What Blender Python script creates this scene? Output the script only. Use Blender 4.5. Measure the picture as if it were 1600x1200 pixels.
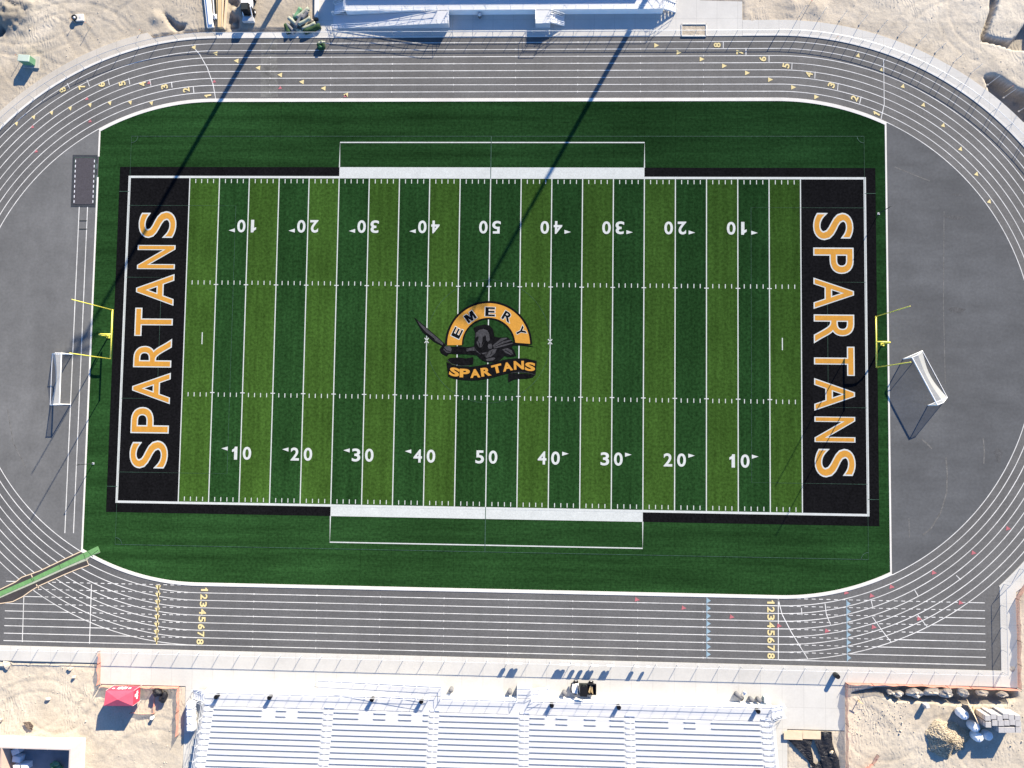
import bpy, bmesh, math, random
import numpy as np
from mathutils import Vector, Matrix, Euler
random.seed(7); rng = np.random.default_rng(7)
for o in list(bpy.data.objects): bpy.data.objects.remove(o)
S = bpy.context.scene
COL = S.collection
R = math.radians

# ------------------------------------------------------------ camera, sky, sun
CAM = (7.19943657, -11.3919388, 104.483226); CROT = (0.0489905618, 0.0336558271, 0.0137285153); FPX = 1110.0
cam = bpy.data.cameras.new("camera"); camo = bpy.data.objects.new("camera", cam); COL.objects.link(camo)
camo.location = CAM; camo.rotation_euler = CROT
cam.sensor_width = 36; cam.sensor_fit = 'HORIZONTAL'; cam.lens = FPX * 36 / 1600; cam.clip_start = 1; cam.clip_end = 9000
S.camera = camo
SUN_AZ, SUN_EL = 61.6, 23.7          # degrees ccw from +x, and above the horizon
w = bpy.data.worlds.new("World"); S.world = w; w.use_nodes = True
nt = w.node_tree; nt.nodes.clear()
sky = nt.nodes.new('ShaderNodeTexSky'); sky.sky_type = 'NISHITA'; sky.sun_disc = False
sky.sun_elevation = R(SUN_EL); sky.sun_rotation = R(90 - SUN_AZ); sky.altitude = 1700; sky.air_density = 1.0; sky.dust_density = 0.0; sky.ozone_density = 4.0
bg = nt.nodes.new('ShaderNodeBackground'); bg.inputs[1].default_value = 0.088
wo = nt.nodes.new('ShaderNodeOutputWorld'); tint = nt.nodes.new('ShaderNodeMix'); tint.data_type = 'RGBA'; tint.blend_type = 'MULTIPLY'; tint.inputs[0].default_value = 1; tint.inputs[7].default_value = (.74, .94, 1.12, 1)
nt.links.new(sky.outputs[0], tint.inputs[6]); nt.links.new(tint.outputs[2], bg.inputs[0]); nt.links.new(bg.outputs[0], wo.inputs[0])
sl = bpy.data.lights.new("sun", 'SUN'); sl.energy = 5.0; sl.angle = R(0.6); sl.color = (1.0, 0.88, 0.68)
so = bpy.data.objects.new("sun", sl); COL.objects.link(so)
sd = Vector((math.cos(R(SUN_EL)) * math.cos(R(SUN_AZ)), math.cos(R(SUN_EL)) * math.sin(R(SUN_AZ)), math.sin(R(SUN_EL))))
so.rotation_euler = sd.to_track_quat('Z', 'Y').to_euler(); so.location = (0, 0, 60)
S.view_settings.view_transform = 'Standard'; S.view_settings.look = 'None'; S.view_settings.gamma = 1.0
S.view_settings.exposure = 1.45
S.view_settings.use_curve_mapping = False
S.render.engine = 'CYCLES'

# ------------------------------------------------------------ survey helpers
ROT = Euler(CROT, 'XYZ').to_matrix()
def at(px, py, z=0.0):                 # photograph pixel (1600 wide) -> surveyed point at height z
    d = ROT @ Vector(((px - 800) / FPX, -(py - 600) / FPX, -1.0)); t = (z - CAM[2]) / d.z
    return Vector((CAM[0] + t * d.x, CAM[1] + t * d.y, z))
def at2(px, py, z=0.0): v = at(px, py, z); return (v.x, v.y)

# ------------------------------------------------------------ materials
MATS = {}
def mat(name, col, var=0.12, scale=1.0, rough=0.9, stretch=(1, 1, 1), blotch=0.0, bscale=0.05, bump=0.0, bumpscale=None,
        diff=0.25, metal=0.0, alpha=1.0, spec=0.2, fine=0.0, finescale=8.0, attr=None, joints=None, hue=None, sheen=0.0, bands=None, seams=None):
    if name in MATS: return MATS[name]
    m = bpy.data.materials.new(name); m.use_nodes = True; n = m.node_tree.nodes; L = m.node_tree.links
    p = n['Principled BSDF']; p.inputs['Roughness'].default_value = rough; p.inputs['Metallic'].default_value = metal
    p.inputs['Specular IOR Level'].default_value = spec
    if 'Diffuse Roughness' in p.inputs: p.inputs['Diffuse Roughness'].default_value = diff
    tc = n.new('ShaderNodeTexCoord'); mp = n.new('ShaderNodeMapping'); mp.inputs['Scale'].default_value = stretch
    L.new(tc.outputs['Object'], mp.inputs[0])
    def noise(sc, det=4, vec=None):
        t = n.new('ShaderNodeTexNoise'); t.inputs['Scale'].default_value = sc; t.inputs['Detail'].default_value = det
        t.inputs['Roughness'].default_value = 0.6; L.new(vec or mp.outputs[0], t.inputs['Vector']); return t.outputs[0]
    def rng_(src, lo, hi, a=0.3, b=0.7):
        r = n.new('ShaderNodeMapRange'); r.inputs[1].default_value = a; r.inputs[2].default_value = b
        r.inputs[3].default_value = lo; r.inputs[4].default_value = hi; L.new(src, r.inputs[0]); return r.outputs[0]
    def mul(a, b):
        x = n.new('ShaderNodeMath'); x.operation = 'MULTIPLY'; L.new(a, x.inputs[0]); L.new(b, x.inputs[1]); return x.outputs[0]
    f = rng_(noise(scale), 1 - var, 1 + var)
    if blotch: f = mul(f, rng_(noise(bscale, 3, tc.outputs['Object']), 1 - blotch, 1 + blotch))
    if fine: f = mul(f, rng_(noise(finescale, 2, tc.outputs['Object']), 1 - fine, 1 + fine))
    for bd in (bands or []):             # broad streaks: (stretch x, stretch y, strength)
        mb_ = n.new('ShaderNodeMapping'); mb_.inputs['Scale'].default_value = (bd[0], bd[1], 1); L.new(tc.outputs['Object'], mb_.inputs[0])
        f = mul(f, rng_(noise(1.0, 3, mb_.outputs[0]), 1-bd[2], 1+bd[2]))
    if seams: joints = seams
    if joints:
        b = n.new('ShaderNodeTexBrick'); b.inputs['Scale'].default_value = 1.0; b.offset = 0.0
        b.inputs['Mortar Size'].default_value = joints[2]; b.inputs['Mortar Smooth'].default_value = 0.3
        b.inputs['Brick Width'].default_value = joints[0]; b.inputs['Row Height'].default_value = joints[1]
        b.inputs['Color1'].default_value = (1, 1, 1, 1); b.inputs['Color2'].default_value = (.96, .96, .96, 1); b.inputs['Mortar'].default_value = (joints[3],) * 3 + (1,)
        L.new(tc.outputs['Object'], b.inputs['Vector']); bw = n.new('ShaderNodeRGBToBW'); L.new(b.outputs[0], bw.inputs[0]); f = mul(f, bw.outputs[0])
    if attr:
        a = n.new('ShaderNodeAttribute'); a.attribute_name = attr; f = mul(f, a.outputs['Fac'])
    base = n.new('ShaderNodeRGB'); base.outputs[0].default_value = (*col, 1)
    src = base.outputs[0]
    if hue:                              # second colour in soft patches
        mx = n.new('ShaderNodeMix'); mx.data_type = 'RGBA'; L.new(rng_(noise(hue[1], 3, tc.outputs['Object']), 0, 1, 0.4, 0.65), mx.inputs[0])
        mx.inputs[6].default_value = (*col, 1); mx.inputs[7].default_value = (*hue[0], 1); src = mx.outputs[2]
    v = n.new('ShaderNodeVectorMath'); v.operation = 'SCALE'; L.new(src, v.inputs[0]); L.new(f, v.inputs[3])
    L.new(v.outputs[0], p.inputs['Base Color'])
    if bump:
        bn = n.new('ShaderNodeBump'); bn.inputs['Strength'].default_value = 1.0; bn.inputs['Distance'].default_value = bump
        L.new(noise(bumpscale or scale, 6), bn.inputs['Height']); L.new(bn.outputs[0], p.inputs['Normal'])
    if sheen:                            # upright pile: brighter looking away from the sun
        p.inputs['Sheen Weight'].default_value = sheen; p.inputs['Sheen Roughness'].default_value = 0.25; mx_ = max(col)
        p.inputs['Sheen Tint'].default_value = (col[0]/mx_, 1.0, col[2]/mx_, 1)
    if alpha < 1: p.inputs['Alpha'].default_value = alpha
    MATS[name] = m; return m

def dirt_material():
    m = mat('dirt', (.430, .375, .302), var=.09, scale=.35, blotch=.14, bscale=.045, fine=.10, finescale=5, attr='tone', hue=((.475, .430, .362), .03))
    n = m.node_tree.nodes; L = m.node_tree.links; p = n['Principled BSDF']
    tc = n.new('ShaderNodeTexCoord')
    def bump(h, dist, prev=None):
        b = n.new('ShaderNodeBump'); b.inputs['Distance'].default_value = dist; L.new(h, b.inputs['Height'])
        if prev: L.new(prev, b.inputs['Normal'])
        return b.outputs[0]
    wv = n.new('ShaderNodeTexWave'); wv.inputs['Scale'].default_value = 0.55; wv.inputs['Distortion'].default_value = 22
    wv.inputs['Detail'].default_value = 3; wv.inputs['Detail Scale'].default_value = 0.5; wv.inputs['Detail Roughness'].default_value = .55
    L.new(tc.outputs['Object'], wv.inputs[0])
    mk = n.new('ShaderNodeTexNoise'); mk.inputs['Scale'].default_value = .12; L.new(tc.outputs['Object'], mk.inputs[0])
    mr = n.new('ShaderNodeMapRange'); mr.inputs[1].default_value = .45; mr.inputs[2].default_value = .65; L.new(mk.outputs[0], mr.inputs[0])
    mm = n.new('ShaderNodeMath'); mm.operation = 'MULTIPLY'; L.new(wv.outputs[1], mm.inputs[0]); L.new(mr.outputs[0], mm.inputs[1])
    a = bump(mm.outputs[0], .025)
    n1 = n.new('ShaderNodeTexNoise'); n1.inputs['Scale'].default_value = 1.1; n1.inputs['Detail'].default_value = 7; L.new(tc.outputs['Object'], n1.inputs[0])
    b = bump(n1.outputs[0], .10, a)
    vo = n.new('ShaderNodeTexVoronoi'); vo.inputs['Scale'].default_value = 1.4; L.new(tc.outputs['Object'], vo.inputs[0])
    c = bump(vo.outputs[0], .015, b)
    L.new(c, p.inputs['Normal']); return m

M = dict(
 dirt=dirt_material(),
 asphalt=mat('track asphalt', (.101, .101, .1025), diff=0, bands=[(.03,.5,.05),(.6,.05,.07),(.12,.12,.07)], var=.07, scale=.5, stretch=(.12, 1.6, 1), blotch=.08, bscale=.05, fine=.13, finescale=3.5, bump=.01, bumpscale=9),
 dleft=mat('pale asphalt', (.120, .122, .125), bands=[(.25,.03,.06),(.08,.10,.10)], var=.10, scale=.16, blotch=.08, bscale=.4, fine=.08, finescale=2.5, stretch=(1, .35, 1)),
 dright=mat('dark asphalt', (.088, .092, .098), bands=[(.05,.5,.05),(.10,.07,.12)], var=.12, scale=.3, blotch=.10, bscale=.07, fine=.09, finescale=2.5, stretch=(.5, 1.3, 1)),
 concrete=mat('concrete', (.515, .505, .48), var=.04, scale=.6, fine=.03, finescale=4, blotch=.05, bscale=.1, joints=(3.05, 3.05, .035, .80)),
 kerb=mat('kerb concrete', (.60, .585, .555), var=.06, scale=.7, fine=.04, blotch=.06, bscale=.2),
 curb_dusty=mat('dusty concrete', (.45, .42, .375), var=.07, scale=.5, fine=.05, blotch=.1, bscale=.08, joints=(3.05, 30, .05, .8)),
 turf=mat('sideline turf', (.0165, .052, .0155), spec=.0, diff=1, sheen=1.0, bands=[(.015,.9,.16),(.08,.35,.10)], seams=(4.57, 80, .06, .80), var=.20, scale=.5, stretch=(.12, 1.4, 1), blotch=.18, bscale=.05, fine=.30, finescale=2.6, bump=.05, bumpscale=5),
 tdark=mat('dark turf', (.0155, .050, .0145), spec=.0, diff=1, sheen=1.0, bands=[(1.4,.02,.13),(.1,.1,.12),(.35,.012,.08)], var=.13, scale=.9, stretch=(1.8, .22, 1), blotch=.10, bscale=.08, fine=.36, finescale=2.6, bump=.05, bumpscale=5),
 tlight=mat('light turf', (.0385, .088, .0160), spec=.0, diff=1, sheen=1.0, bands=[(1.4,.02,.13),(.1,.1,.12),(.35,.012,.08)], var=.13, scale=.9, stretch=(1.8, .22, 1), blotch=.08, bscale=.08, fine=.30, finescale=2.6, bump=.05, bumpscale=5),
 tblack=mat('black turf', (.0065, .0065, .0075), spec=.0, var=.15, scale=.6, stretch=(1, .3, 1), fine=.35, finescale=3),
 soil=mat('bare soil', (.40,.35,.28), var=.2, scale=1.5, fine=.15, bump=.1),
 white=mat('white turf paint', (.45, .475, .47), var=.05, scale=.7, fine=.09, finescale=4),
 twhite=mat('track paint', (.56, .56, .55), bands=[(.09,.09,.14)], var=.16, scale=.8, fine=.08, finescale=4),
 faint=mat('faint line paint', (.040, .085, .062), var=.4, scale=1.2, fine=.4),
 orange=mat('orange turf', (.44, .215, .032), var=.05, scale=.9, fine=.08, finescale=3, stretch=(1, .3, 1)),
 yellow=mat('yellow paint', (.62, .52, .27), var=.1, scale=2),
 red=mat('red paint', (.40, .13, .15), var=.2, scale=2),
 blue=mat('blue paint', (.23, .33, .40), var=.15, scale=2),
 goldline=mat('gold paint', (.62, .47, .12), var=.1, scale=2),
 emgrey=mat('grey turf', (.036, .036, .040), var=.1, scale=2, fine=.3, finescale=4),
 postyellow=mat('yellow enamel', (.74, .66, .10), var=.04, rough=.4, spec=.5, diff=0),
 galv=mat('galvanised steel', (.55, .56, .58), var=.05, rough=.5, metal=.35, diff=.3),
 darksteel=mat('dark steel', (.03, .035, .035), var=.1, rough=.5, diff=.3),
 alu=mat('mill aluminium', (.72, .73, .75), var=.03, scale=3, rough=.45, metal=.2, diff=.3, spec=.4),
 aludeck=mat('aluminium decking', (.56, .57, .59), var=.03, scale=2, rough=.5, metal=.15, stretch=(.1, 6, 1), diff=.3),
 whitepaint=mat('white enamel', (.80, .80, .80), var=.03, rough=.5, diff=.2),
 black=mat('black plastic', (.010, .010, .012), var=.2, rough=.6, diff=0, spec=.15),
 tarp=mat('black sheeting', (.022, .022, .026), var=.3, scale=1.5, rough=.45, diff=0, bump=.25, bumpscale=1.3),
 grey=mat('grey plastic', (.17, .17, .18), var=.12, scale=4, rough=.7),
 mesh=mat('chain link', (.45, .46, .48), alpha=.08, var=.02, metal=.3),
 net=mat('white net', (.80, .82, .82), alpha=.30, var=.05),
 safety=mat('orange safety mesh', (.68, .30, .22), alpha=.62, var=.15, scale=1.5),
 redtent=mat('red canopy', (.58, .04, .075), var=.08, scale=1.0, rough=.7, bump=.03, bumpscale=2, diff=.3),
 redpale=mat('pale red canopy', (.58, .10, .155), var=.10, scale=.8, rough=.6, diff=.5),  # paler red, used for the canopy roof
 gturf=mat('runner turf', (.125, .27, .105), var=.08, scale=.8, fine=.12, finescale=3),
 turfback=mat('turf backing', (.34, .36, .29), var=.12, scale=2, fine=.1),
 wood=mat('pale timber', (.60, .45, .25), var=.14, scale=1.4, stretch=(6, .5, 1)),
 ply=mat('plywood', (.62, .50, .36), var=.07, scale=2),
 greenbox=mat('green enamel', (.13, .27, .16), var=.08, rough=.5, diff=.2),
 block=mat('concrete block', (.40, .39, .39), var=.10, scale=3, fine=.08, finescale=7),
 wall=mat('block wall', (.47, .42, .40), var=.06, scale=1.5, fine=.05),
 pinkwall=mat('coated block wall', (.46, .35, .29), var=.07, scale=1.2),
 slab=mat('building floor', (.22, .24, .27), var=.1, scale=1),
 bag=mat('white woven bag', (.80, .80, .80), var=.05, scale=3, bump=.06, bumpscale=3),
 rock=mat('rock', (.55, .49, .41), var=.2, scale=2, bump=.2, bumpscale=3),
 gravel=mat('gravel', (.46, .39, .29), var=.35, scale=7, bump=.25, bumpscale=5, fine=.3, finescale=12),
 glass=mat('dark glass', (.02, .025, .03), var=.02, rough=.1, diff=0, spec=.6),
 pitmat=mat('pit cover weave', (.060, .056, .066), var=.08, scale=3, fine=.12, finescale=6),
 pitedge=mat('pit cover edge', (.038, .043, .052), var=.3, scale=.5, fine=.1),
 rubber=mat('rubber matting', (.048, .044, .045), var=.2, scale=.8, fine=.1),
 rust=mat('brown sheet', (.13, .10, .08), var=.3, scale=1),
)

# ------------------------------------------------------------ mesh helpers
class MB:
    def __init__(s): s.v = []; s.f = []
    def add(s, vs, fs):
        k = len(s.v); s.v += [tuple(v) for v in vs]; s.f += [tuple(i + k for i in f) for f in fs]; return s
    def box(s, x0, y0, z0, x1, y1, z1):
        return s.add([(x0,y0,z0),(x1,y0,z0),(x1,y1,z0),(x0,y1,z0),(x0,y0,z1),(x1,y0,z1),(x1,y1,z1),(x0,y1,z1)],
                     [(3,2,1,0),(4,5,6,7),(0,1,5,4),(1,2,6,5),(2,3,7,6),(3,0,4,7)])
    def obox(s, c, sx, sy, z0, z1, ang=0, taper=1.0):
        ca, sa = math.cos(ang), math.sin(ang); vs = []
        for z, k in ((z0, 1), (z1, taper)):
            for a, b in ((-1,-1),(1,-1),(1,1),(-1,1)):
                x, y = a * sx / 2 * k, b * sy / 2 * k; vs.append((c[0] + x*ca - y*sa, c[1] + x*sa + y*ca, z))
        return s.add(vs, [(3,2,1,0),(4,5,6,7),(0,1,5,4),(1,2,6,5),(2,3,7,6),(3,0,4,7)])
    def prism(s, pts, z0, z1):
        n = len(pts); a = sum(pts[i][0]*pts[(i+1)%n][1]-pts[(i+1)%n][0]*pts[i][1] for i in range(n))
        if a < 0: pts = pts[::-1]
        vs = [(p[0], p[1], z0) for p in pts] + [(p[0], p[1], z1) for p in pts]
        return s.add(vs, [tuple(range(n))[::-1], tuple(range(n, 2*n))] + [(i, (i+1)%n, n+(i+1)%n, n+i) for i in range(n)])
    def flat(s, pts, z):                 # one ground sheet, normal up
        n = len(pts); a = sum(pts[i][0]*pts[(i+1)%n][1]-pts[(i+1)%n][0]*pts[i][1] for i in range(n))
        if a < 0: pts = pts[::-1]
        return s.add([(p[0], p[1], z) for p in pts], [tuple(range(n))])
    def strip(s, pts, wd, z, closed=False):
        P = [Vector((p[0], p[1])) for p in pts]; n = len(P); vs = []
        for i in range(n):
            a = P[i-1] if (i > 0 or closed) else P[i]; b = P[(i+1) % n] if (i < n-1 or closed) else P[i]
            t = (b - a); t = t.normalized() if t.length > 0 else Vector((1, 0)); nn = Vector((-t.y, t.x)) * wd / 2
            vs += [(P[i].x - nn.x, P[i].y - nn.y, z), (P[i].x + nn.x, P[i].y + nn.y, z)]
        fs = [(2*i, 2*(i+1) % (2*n), (2*(i+1)+1) % (2*n), 2*i+1) for i in range(n if closed else n-1)]
        return s.add(vs, fs)
    def ring(s, pin, pout, z):           # quads between two polylines
        n = len(pin); k = [(p[0], p[1], z) for p in pin] + [(p[0], p[1], z) for p in pout]
        return s.add(k, [(i, n+i, n+i+1, i+1) for i in range(n-1)])
    def tube(s, pts, r, k=6, r2=None):
        pts = [Vector(p) for p in pts]; n = len(pts); vs = []; fs = []
        for i, p in enumerate(pts):
            t = (pts[min(i+1, n-1)] - pts[max(i-1, 0)]).normalized()
            u = t.cross(Vector((0, 0, 1))); u = u.normalized() if u.length > 1e-3 else Vector((1, 0, 0)); q = t.cross(u)
            rr = r if r2 is None else r + (r2 - r) * i / (n-1)
            for j in range(k):
                a = 2*math.pi*j/k; vs.append(p + (u*math.cos(a) + q*math.sin(a))*rr)
        for i in range(n-1):
            for j in range(k): fs.append((i*k+j, i*k+(j+1) % k, (i+1)*k+(j+1) % k, (i+1)*k+j))
        fs += [tuple(range(k))[::-1], tuple(range((n-1)*k, n*k))]
        return s.add(vs, fs)
    def lathe(s, c, prof, k=12, fold=0):
        vs = []; fs = []; n = len(prof)
        for r, z in prof:
            for j in range(k): a = 2*math.pi*j/k; q = r*(1+fold*math.cos(k/4*a*1.0+z*.8)*(1 if j % 2 else .3)); vs.append((c[0]+q*math.cos(a), c[1]+q*math.sin(a), z))
        for i in range(n-1):
            for j in range(k): fs.append((i*k+j, i*k+(j+1) % k, (i+1)*k+(j+1) % k, (i+1)*k+j))
        fs += [tuple(range(k))[::-1], tuple(range((n-1)*k, n*k))]
        return s.add(vs, fs)
    def blob(s, c, rx, ry, rz, seed=0, amp=.15, nu=14, nv=9, ang=0, flat=True):
        r = random.Random(seed); ph = [(r.uniform(0, 6.3), r.uniform(0, 6.3), r.randint(2, 4), r.randint(1, 3)) for _ in range(4)]
        vs = []; fs = []; ca, sa = math.cos(ang), math.sin(ang)
        for i in range(nv+1):
            th = math.pi*i/nv
            for j in range(nu):
                fi = 2*math.pi*j/nu; k = 1 + amp/2*sum(math.sin(a*fi+p)*math.cos(b*th+q) for p, q, a, b in ph)
                x, y, z = rx*k*math.sin(th)*math.cos(fi), ry*k*math.sin(th)*math.sin(fi), rz*k*math.cos(th)
                if flat and z < -rz*.6: z = -rz*.6
                vs.append((c[0]+x*ca-y*sa, c[1]+x*sa+y*ca, c[2]+z))
        for i in range(nv):
            for j in range(nu): fs.append((i*nu+j, (i+1)*nu+j, (i+1)*nu+(j+1) % nu, i*nu+(j+1) % nu))
        return s.add(vs, fs)
    def build(s, name, m, parent=None, smooth=False):
        me = bpy.data.meshes.new(name); me.from_pydata([tuple(v) for v in s.v], [], s.f); me.validate(); me.update()
        me.materials.append(M[m] if isinstance(m, str) else m)
        if smooth: me.polygons.foreach_set('use_smooth', [True]*len(me.polygons))
        o = bpy.data.objects.new(name, me); COL.objects.link(o)
        if parent is not None:
            o.parent = parent; o.matrix_parent_inverse = Matrix.Translation(-Vector(parent.location)) if not any(parent.rotation_euler) else parent.matrix_basis.inverted()
        return o
def tag(o, label, cat, group=None, kind=None):
    if label: o['label'] = label
    if cat: o['category'] = cat
    if group: o['group'] = group
    if kind: o['kind'] = kind
    return o
def thing(name, loc, label, cat, group=None):
    o = bpy.data.objects.new(name, None); COL.objects.link(o); o.location = loc; o.empty_display_size = .5
    return tag(o, label, cat, group)
def struct(o): o['kind'] = 'structure'; return o
def copy_thing(root, loc, label, rz=None):
    r = root.copy(); COL.objects.link(r); r.location = loc; r['label'] = label
    if rz is not None: r.rotation_euler = (0, 0, rz)
    for ch in list(root.children):
        c = ch.copy(); COL.objects.link(c); c.parent = r; c.matrix_parent_inverse = ch.matrix_parent_inverse.copy()
        for g in list(ch.children):
            d = g.copy(); COL.objects.link(d); d.parent = c; d.matrix_parent_inverse = g.matrix_parent_inverse.copy()
    return r

# glyphs: builtin font turned into meshes, normalised to the letter's own box
_G = {}
def poff(pts, d):                        # offset a closed polygon by d with mitred corners
    n = len(pts); out = []; a = sum(pts[i][0]*pts[(i+1)%n][1]-pts[(i+1)%n][0]*pts[i][1] for i in range(n)); sg = 1 if a > 0 else -1
    for i in range(n):
        p, q, u = Vector(pts[i-1]), Vector(pts[i]), Vector(pts[(i+1)%n]); e0 = (q-p).normalized(); e1 = (u-q).normalized()
        n0 = Vector((e0.y, -e0.x))*sg; n1 = Vector((e1.y, -e1.x))*sg; m = (n0+n1).normalized(); k = d/max(.45, m.dot(n0)); out.append((q.x+m.x*k, q.y+m.y*k))
    return out
EM = [(.06,.06),(.26,.06),(.26,.56),(.42,.06),(.58,.06),(.74,.56),(.74,.06),(.94,.06),(.94,.94),(.67,.94),(.5,.45),(.33,.94),(.06,.94)]
ONE = ([(.40,0),(1,0),(1,1),(.52,1),(.40,.86),(0,.76),(0,.58),(.40,.64)], [tuple(range(8))], .42)
def glyph(ch, off=0.0, ref=None, res=6):
    if ch == '1': return ONE
    if ch == 'M': p = poff(EM, (off-.020)*1.35); return (p, [tuple(range(len(p)))], 1.1)
    ref = off if ref is None else ref; key = (ch, off, ref)
    if key in _G: return _G[key]
    def mk(o_):
        cu = bpy.data.curves.new('g', 'FONT'); cu.body = ch; cu.offset = o_; cu.resolution_u = res
        ob = bpy.data.objects.new('g', cu); COL.objects.link(ob); bpy.context.view_layer.update()
        me = bpy.data.meshes.new_from_object(ob.evaluated_get(bpy.context.evaluated_depsgraph_get()))
        v = [(a.co.x, a.co.y) for a in me.vertices]; f = [tuple(p.vertices) for p in me.polygons]
        bpy.data.objects.remove(ob); bpy.data.curves.remove(cu); bpy.data.meshes.remove(me); return v, f
    v0, _ = mk(ref); v, f = mk(off)
    x0, x1 = min(a[0] for a in v0), max(a[0] for a in v0); y0, y1 = min(a[1] for a in v0), max(a[1] for a in v0)
    _G[key] = ([((a[0]-x0)/(x1-x0), (a[1]-y0)/(y1-y0)) for a in v], f, (x1-x0)/(y1-y0)); return _G[key]
def put_glyph(mb, ch, o, ux, uy, z, off, ref=None):  # o = lower-left corner, ux/uy = baseline and up vectors of the box
    v, f, _ = glyph(ch, off, ref)
    vs = [(o[0]+a*ux[0]+b*uy[0], o[1]+a*ux[1]+b*uy[1], z) for a, b in v]
    if ux[0]*uy[1]-ux[1]*uy[0] < 0: f = [t[::-1] for t in f]
    mb.add(vs, f)

# ------------------------------------------------------------ layout constants (metres)
CX, YD = 42.3, 0.9144
R_IN, LW = 36.62, 1.085
def arc(cx, rad, a0, a1, n): return [(cx + rad*math.cos(R(a0+(a1-a0)*i/n)), rad*math.sin(R(a0+(a1-a0)*i/n))) for i in range(n+1)]
def oval(rad, n=64): return arc(CX, rad, -90, 90, n) + arc(-CX, rad, 90, 270, n)

# ------------------------------------------------------------ ground
def smooth(a, b, x): t = np.clip((x-a)/(b-a), 0, 1); return t*t*(3-2*t)
def vnoise(x, y, seed):
    xi = np.floor(x).astype(int); yi = np.floor(y).astype(int); xf = x-xi; yf = y-yi
    def h(a, b):
        n = (a*374761393 + b*668265263 + seed*974711) & 0x7fffffff; n = ((n ^ (n >> 13))*1274126177) & 0x7fffffff
        return ((n ^ (n >> 16)) & 0xffff)/65535.0
    u = xf*xf*(3-2*xf); v = yf*yf*(3-2*yf)
    return (h(xi, yi)*(1-u)+h(xi+1, yi)*u)*(1-v)+(h(xi, yi+1)*(1-u)+h(xi+1, yi+1)*u)*v
def fbm(x, y, s, o=4): return sum(vnoise(x*2**k, y*2**k, s+k)*.5**k for k in range(o))/1.9
def polydist(X, Y, poly):                # signed distance, negative inside
    d = np.full(X.shape, 1e9); ins = np.zeros(X.shape, bool); n = len(poly)
    for i in range(n):
        x0, y0 = poly[i]; x1, y1 = poly[(i+1) % n]; dx, dy = x1-x0, y1-y0
        t = np.clip(((X-x0)*dx+(Y-y0)*dy)/(dx*dx+dy*dy+1e-9), 0, 1)
        d = np.minimum(d, np.hypot(X-x0-t*dx, Y-y0-t*dy))
        c = ((y0 > Y) != (y1 > Y)) & (X < (x1-x0)*(Y-y0)/((y1-y0) if y1 != y0 else 1e-9)+x0); ins ^= c
    return np.where(ins, -d, d)
WALKS = {  # concrete slabs as polygons
 'south_a': [(-110,-46.0),(75.5,-46.0),(75.4,-48.3),(51.5,-48.15),(51.5,-54.9),(43.4,-54.9),(43.4,-75),(-43.6,-75),(-43.6,-51.2),(-56.4,-51.2),(-56.5,-48.2),(-110,-48.2)],
}
PLAZA = [(-25.2,46.35),(37.3,46.35),(37.3,51.4),(31,51.6),(31,75),(-27.0,75),(-27.0,46.35)]
xs = np.concatenate([-np.geomspace(3000, 90, 14), np.arange(-86, 86.1, .26), np.geomspace(90, 3000, 14)])
ys = np.concatenate([-np.geomspace(3000, 75, 14), np.arange(-70, -44, .25), np.arange(-44, 20, 2.0), np.arange(20, 60, .25), np.geomspace(64, 3000, 14)])
X, Y = np.meshgrid(xs, ys)
sx = np.maximum(np.abs(X)-CX, 0); rr = np.hypot(sx, Y)
d_oval = rr-47.6
dpav = np.minimum(d_oval, polydist(X, Y, WALKS['south_a'])); dpav = np.minimum(dpav, polydist(X, Y, PLAZA))
dpav = np.minimum(dpav, polydist(X, Y, [(42,-46.5),(73.3,-46.5),(75.6,-48.4),(75.6,-35.1),(78,-31),(80,-25),(60,0)]))
dpav = np.minimum(dpav, polydist(X, Y, [(-110,-33),(-110,-46.5),(-42,-46.5),(-42,-33)]))
amp = smooth(.0, 1.2, dpav)
rough_ = .35+1.0*smooth(.45, .7, fbm(X*.06+7, Y*.06, 91, 2))
H = (fbm(X*.22, Y*.22, 3)-.5)*.35 + ((fbm(X*.9, Y*.9, 11)-.5)*.15 - (np.abs(fbm(X*.5, Y*.5, 21, 3)-.5)*.16))*rough_
H *= amp
H = np.where(dpav < 0, -.28, H-.03)
def P(l): return [at2(*q) for q in l]
def carve(poly, depth, soft=.35, lump=0.0):
    global H
    d = polydist(X, Y, P(poly)); k = 1-smooth(-soft, soft*.4, d); H = H-k*depth+k*lump*(fbm(X*1.3, Y*1.3, 5)-.5)
# dug pits and trenches
carve([(1538,119),(1552,117),(1568,124),(1590,138),(1612,146),(1625,175),(1612,196),(1592,184),(1572,162),(1548,142)], 1.9, .7, .5)
carve([(1548,-14),(1564,-14),(1556,18),(1542,55),(1556,60),(1580,63),(1590,54),(1602,36),(1616,34),(1616,80),(1580,76),(1562,70),(1534,63),(1534,52),(1547,16)], 1.15, .3)
carve([(1330,1083),(1370,1075),(1430,1073),(1520,1076),(1588,1080),(1590,1092),(1570,1101),(1500,1101),(1440,1096),(1400,1096),(1372,1084),(1334,1086)], 1.35, .35, 1.1)
carve([(355,0),(372,-8),(374,44),(354,46)], .55, .4, 1.4)
carve([(0,1031),(60,1032),(150,1034),(150,1037),(60,1038),(0,1036)], .30, .3, .5)
carve([(253,17),(262,24),(277,36),(290,37),(288,46),(272,50),(262,38)], .7, .5, .5)
carve([(-5,34),(8,38),(12,46),(4,56),(-8,56)], .8, .8, .8)
def mound(px, py, rpx, h, s=0, rough=.25):
    global H
    c = at2(px, py); r = rpx/10.7; d = np.hypot(X-c[0], Y-c[1])/r*(1+.5*(fbm(X*.35, Y*.35, 40+s)-.5)); H = H+h*np.clip(1-d, 0, 1)**1.15*(1+rough*(fbm(X*1.6, Y*1.6, s)-.5))
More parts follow.
